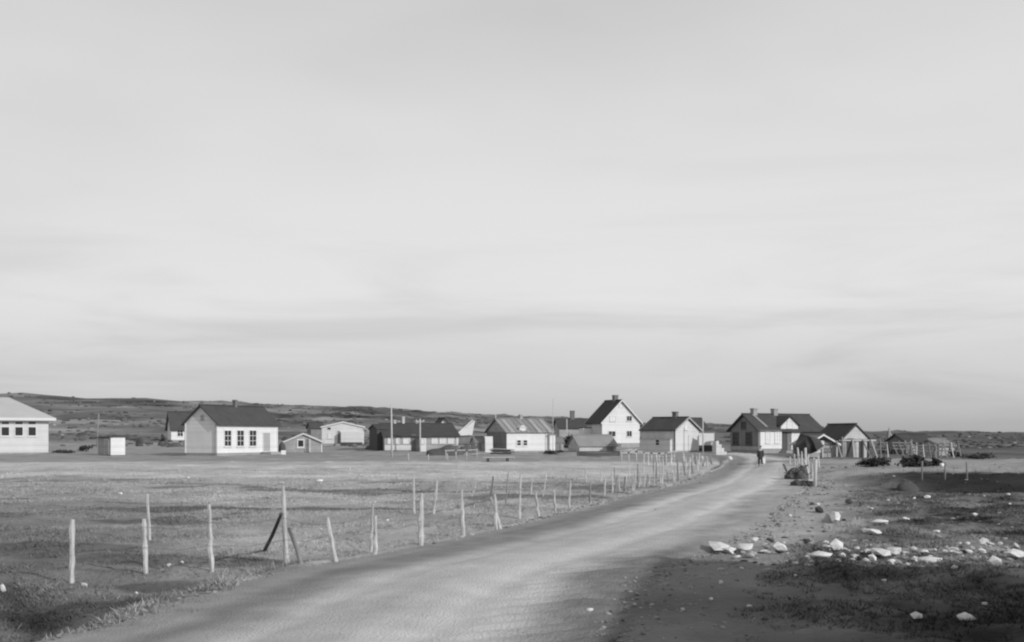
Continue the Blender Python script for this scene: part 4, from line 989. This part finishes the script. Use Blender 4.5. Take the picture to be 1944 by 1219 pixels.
# stone steps beside the annex
x, y = ground_at(1366, 864)
e = thing('stone_steps', 'pale stone steps descending toward the road beside the white annex', 'steps', (x, y, tz(x, y)), R(15))
for i in range(4): MB().box(-.55+.28*i, -.4, -.2, -.25+.28*i, .5, 1.45-.36*i).build('step', 'offwhite' if i % 2 else 'cream_paint', e)

# ------------------------------------------------------------------ child walking on the road
x, y = ground_at(1443.5, 888)
e = thing('person', 'small figure in dark coat walking on the road towards the dark house', 'person', (x, y, tz(x, y)+.06), R(8))
import bmesh
def skin(name, joints, edges, mat, parent, root=0, lev=2):
    me = bpy.data.meshes.new(name); me.from_pydata([j[:3] for j in joints], edges, []); me.update(); me.materials.append(M[mat])
    o = link(name, me, parent); sk = o.modifiers.new('skin', 'SKIN'); sk.use_smooth_shade = True
    if not me.skin_vertices: 
        bm = bmesh.new(); bm.from_mesh(me); bm.verts.layers.skin.verify(); bm.to_mesh(me); bm.free()
    for i, j in enumerate(joints):
        d = me.skin_vertices[0].data[i]; d.radius = (j[3], j[3]*(j[4] if len(j) > 4 else 1)); d.use_root = (i == root)
    sb = o.modifiers.new('subdivision', 'SUBSURF'); sb.levels = lev; sb.render_levels = lev
    return o
S = 1.18/1.2
J = [(0, 0, .60, .10, .8), (0, 0, .78, .11, .75), (0, 0, .92, .10, .7), (0, 0, .985, .04), (0, -.01, 1.06, .075, 1.1), (0, 0, 1.15, .06),
     (-.06, 0, .56, .07), (-.07, .07, .31, .05), (-.07, .00, .06, .036), (-.07, .10, .03, .03),
     (.06, 0, .56, .07), (.065, -.08, .32, .05), (.065, -.16, .08, .036), (.065, -.06, .03, .03),
     (-.13, 0, .91, .045), (-.17, -.03, .72, .035), (-.16, .04, .55, .026), (-.155, .06, .48, .022),
     (.13, 0, .91, .045), (.18, .02, .72, .035), (.19, .05, .55, .026), (.19, .06, .49, .022)]
E_ = [(0, 1), (1, 2), (2, 3), (3, 4), (4, 5), (0, 6), (6, 7), (7, 8), (8, 9), (0, 10), (10, 11), (11, 12), (12, 13), (2, 14), (14, 15), (15, 16), (16, 17), (2, 18), (18, 19), (19, 20), (20, 21)]
skin('body', J, E_, 'skin', e)
skin('coat', [(0, 0, .42, .155, .9), (0, 0, .60, .14, .85), (0, 0, .78, .13, .8), (0, 0, .94, .10, .8), (-.14, 0, .91, .055), (-.175, -.03, .72, .048), (-.165, .03, .57, .042), (.14, 0, .91, .055), (.185, .02, .72, .048), (.19, .05, .57, .042)], [(0, 1), (1, 2), (2, 3), (3, 4), (4, 5), (5, 6), (3, 7), (7, 8), (8, 9)], 'cloth_dark', e)
skin('trousers', [(0, 0, .56, .10), (-.065, 0, .52, .08), (-.07, .07, .31, .06), (-.07, .01, .10, .05), (.065, 0, .52, .08), (.065, -.08, .32, .06), (.065, -.15, .12, .05)], [(0, 1), (1, 2), (2, 3), (0, 4), (4, 5), (5, 6)], 'cloth_dark', e)
skin('hair', [(0, .02-.05, 1.08, .082), (0, -.02, 1.14, .075), (0, .0, 1.17, .06)], [(0, 1), (1, 2)], 'hair', e)
o = MB().prism([(.10, .0, .18), (.30, .0, .18), (.28, .0, .50), (.12, .0, .50)], [(.10, .14, .18), (.30, .14, .18), (.28, .10, .50), (.12, .10, .50)]).build('carrier_bag', 'cloth_white'); o.location = e.location; o.rotation_euler.z = R(8)
tag(o, 'white bag carried by the small figure on the road', 'bag')

# ------------------------------------------------------------------ grass, heather, hillside scrub and loose gravel
def scatter_mesh(name, V, F, alb, mat, label, cat):
    me = bpy.data.meshes.new(name); V = np.asarray(V, np.float32); F = np.asarray(F, np.int32)
    me.vertices.add(len(V)); me.vertices.foreach_set('co', V.ravel()); k = F.shape[1]
    me.loops.add(F.size); me.loops.foreach_set('vertex_index', F.ravel()); me.polygons.add(len(F)); me.polygons.foreach_set('loop_start', np.arange(0, F.size, k, dtype=np.int32))
    me.update(calc_edges=True)
    at_ = me.attributes.new('alb', 'FLOAT', 'POINT'); at_.data.foreach_set('value', np.asarray(alb, np.float32))
    me.materials.append(M[mat]); o = link(name, me); tag(o, label, cat, kind='stuff'); return o
def tufts(n, y0, y1, side, hlo, hhi, seed, wk=1.0, dark=1.0):
    rs = np.random.RandomState(seed)
    y = 1/(1/y0-(1/y0-1/y1)*rs.rand(n)); y = y0*(y1/y0)**rs.rand(n)*.5+y*.5
    x = rs.uniform(-.56, .56, n)*y; d = road_d(x, y)
    cl = fbm(x*.8, y*.8, 91, 3); m = cl+.12*rs.normal(size=n) > (.46 if side == 'left' else .48)
    ok = m & ((d < .1+.9*(1-sstep(y, 12, 17))*fbm(x*1.2, y*1.2, 97, 2)*1.6) if side == 'left' else (d > ROADW+.3+1.6*fbm(x*.5, y*.5, 93, 2)))
    x, y = x[ok], y[ok]; n = len(x); z = terrain(x, y); nb = 6
    hg = rs.uniform(hlo, hhi, n)*(.3+1.3*fbm(x*.9, y*.9, 95, 2))*(1+.9*np.exp(-((road_d(x, y)+.15)/.35)**2)); ds = np.maximum(1, y/26)
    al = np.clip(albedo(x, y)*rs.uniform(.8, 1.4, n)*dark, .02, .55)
    ang = rs.uniform(0, 2*np.pi, (n, nb)); rad = rs.uniform(0, .09, (n, nb))*ds[:, None]; lean = rs.uniform(.3, 1.5, (n, nb))*hg[:, None]
    bx = x[:, None]+rad*np.cos(ang); by = y[:, None]+rad*np.sin(ang); bz = np.repeat(z[:, None], nb, 1)-.015
    wv = rs.uniform(.006, .014, (n, nb))*ds[:, None]*wk; a2 = rs.uniform(0, 2*np.pi, (n, nb)); la = rs.uniform(0, 2*np.pi, (n, nb))
    p0 = np.stack([bx+wv*np.cos(a2), by+wv*np.sin(a2), bz], -1); p1 = np.stack([bx-wv*np.cos(a2), by-wv*np.sin(a2), bz], -1)
    p2 = np.stack([bx+lean*np.cos(la), by+lean*np.sin(la), bz+hg[:, None]*rs.uniform(.6, 1.1, (n, nb))], -1)
    V = np.stack([p0, p1, p2], 2).reshape(-1, 3); F = np.arange(len(V)).reshape(-1, 3)
    return V, F, np.repeat(al, nb*3)
V, F, A = tufts(150000, 11, 97, 'left', .025, .085, 5, 1.0); scatter_mesh('grass', V, F, A, 'grass', 'short rough grass growing over the fenced field', 'grass')
V, F, A = tufts(110000, 10.5, 60, 'right', .025, .09, 6, 1.2); scatter_mesh('heather', V, F, A, 'grass', 'low dark heather and grass on the ground right of the road', 'heather')
def lumps(name, n, place, size, alb, mat, label, cat, seed, flat=.6):
    rs = np.random.RandomState(seed); ico = blob(1, 1, 1, 1, .5, seed); bv = np.array([v.co[:] for v in ico.vertices]); bf = np.array([p_.vertices[:] for p_ in ico.polygons])
    x, y = place(rs, n); n = len(x); s_ = size(rs, n, y); ang = rs.uniform(0, 6.28, n)
    z = terrain(x, y)
    c, sn = np.cos(ang)[:, None], np.sin(ang)[:, None]
    vx = (bv[None, :, 0]*c-bv[None, :, 1]*sn)*s_[:, None]*rs.uniform(.8, 1.6, n)[:, None]+x[:, None]; vy = (bv[None, :, 0]*sn+bv[None, :, 1]*c)*s_[:, None]+y[:, None]
    vz = bv[None, :, 2]*s_[:, None]*flat*rs.uniform(.6, 1.2, n)[:, None]+z[:, None]+s_[:, None]*.15*flat
    V = np.stack([vx, vy, vz], -1).reshape(-1, 3); F = (bf[None]+(np.arange(n)*len(bv))[:, None, None]).reshape(-1, 3)
    return scatter_mesh(name, V, F, np.repeat(alb(rs, n), len(bv)), mat, label, cat)
def pl_hill(rs, n):
    y = 150*(690/150)**rs.rand(n); x = rs.uniform(-.6, .6, n)*y; k = fbm(x*.03, y*.02, 51, 4) < .53
    return x[k], y[k]
lumps('hillside_scrub', 5200, pl_hill, lambda rs, n, y: rs.uniform(.25, .8, n)*(y/250)**.5, lambda rs, n: rs.uniform(.07, .14, n), 'ground', 'dark low scrub scattered over the far hillside', 'scrub', 41, .55)
def pl_hill2(rs, n):
    y = 150*(650/150)**rs.rand(n); x = rs.uniform(-.6, .6, n)*y; return x, y
lumps('hillside_boulders', 350, pl_hill2, lambda rs, n, y: rs.uniform(.15, .6, n)*(y/250)**.5, lambda rs, n: rs.uniform(.16, .32, n), 'ground', 'pale boulders scattered over the far hillside', 'boulders', 43, .6)
def pl_gravel(rs, n):
    y = 11*(60/11)**rs.rand(n); d = np.abs(rs.normal(0, 1, n)); d = np.where(rs.rand(n) < .4, .25+.5*d, np.where(rs.rand(n) < .25, 2.9+.35*rs.normal(size=n), 4.5+.8*d)); x = lip(y)+d/.94
    return x, y
lumps('loose_gravel', 7000, pl_gravel, lambda rs, n, y: rs.uniform(.008, .018, n)*(1+2.2*rs.rand(n)**6)*(y/18)**.4, lambda rs, n: rs.uniform(.14, .42, n), 'gravel', 'loose stones scattered along both shoulders of the road', 'gravel', 45, .7)
def pl_litter(rs, n):
    y = 17*(60/17)**rs.rand(n); x = rs.uniform(.18, .5, n)*y; k = road_d(x, y) > ROADW; return x[k], y[k]
lumps('heath_rubble', 700, pl_litter, lambda rs, n, y: rs.uniform(.02, .07, n), lambda rs, n: np.where(rs.rand(n) < .3, rs.uniform(.3, .5, n), rs.uniform(.05, .2, n)), 'gravel', 'small rubble strewn over the dark heath beside the road', 'rubble', 47, .5)
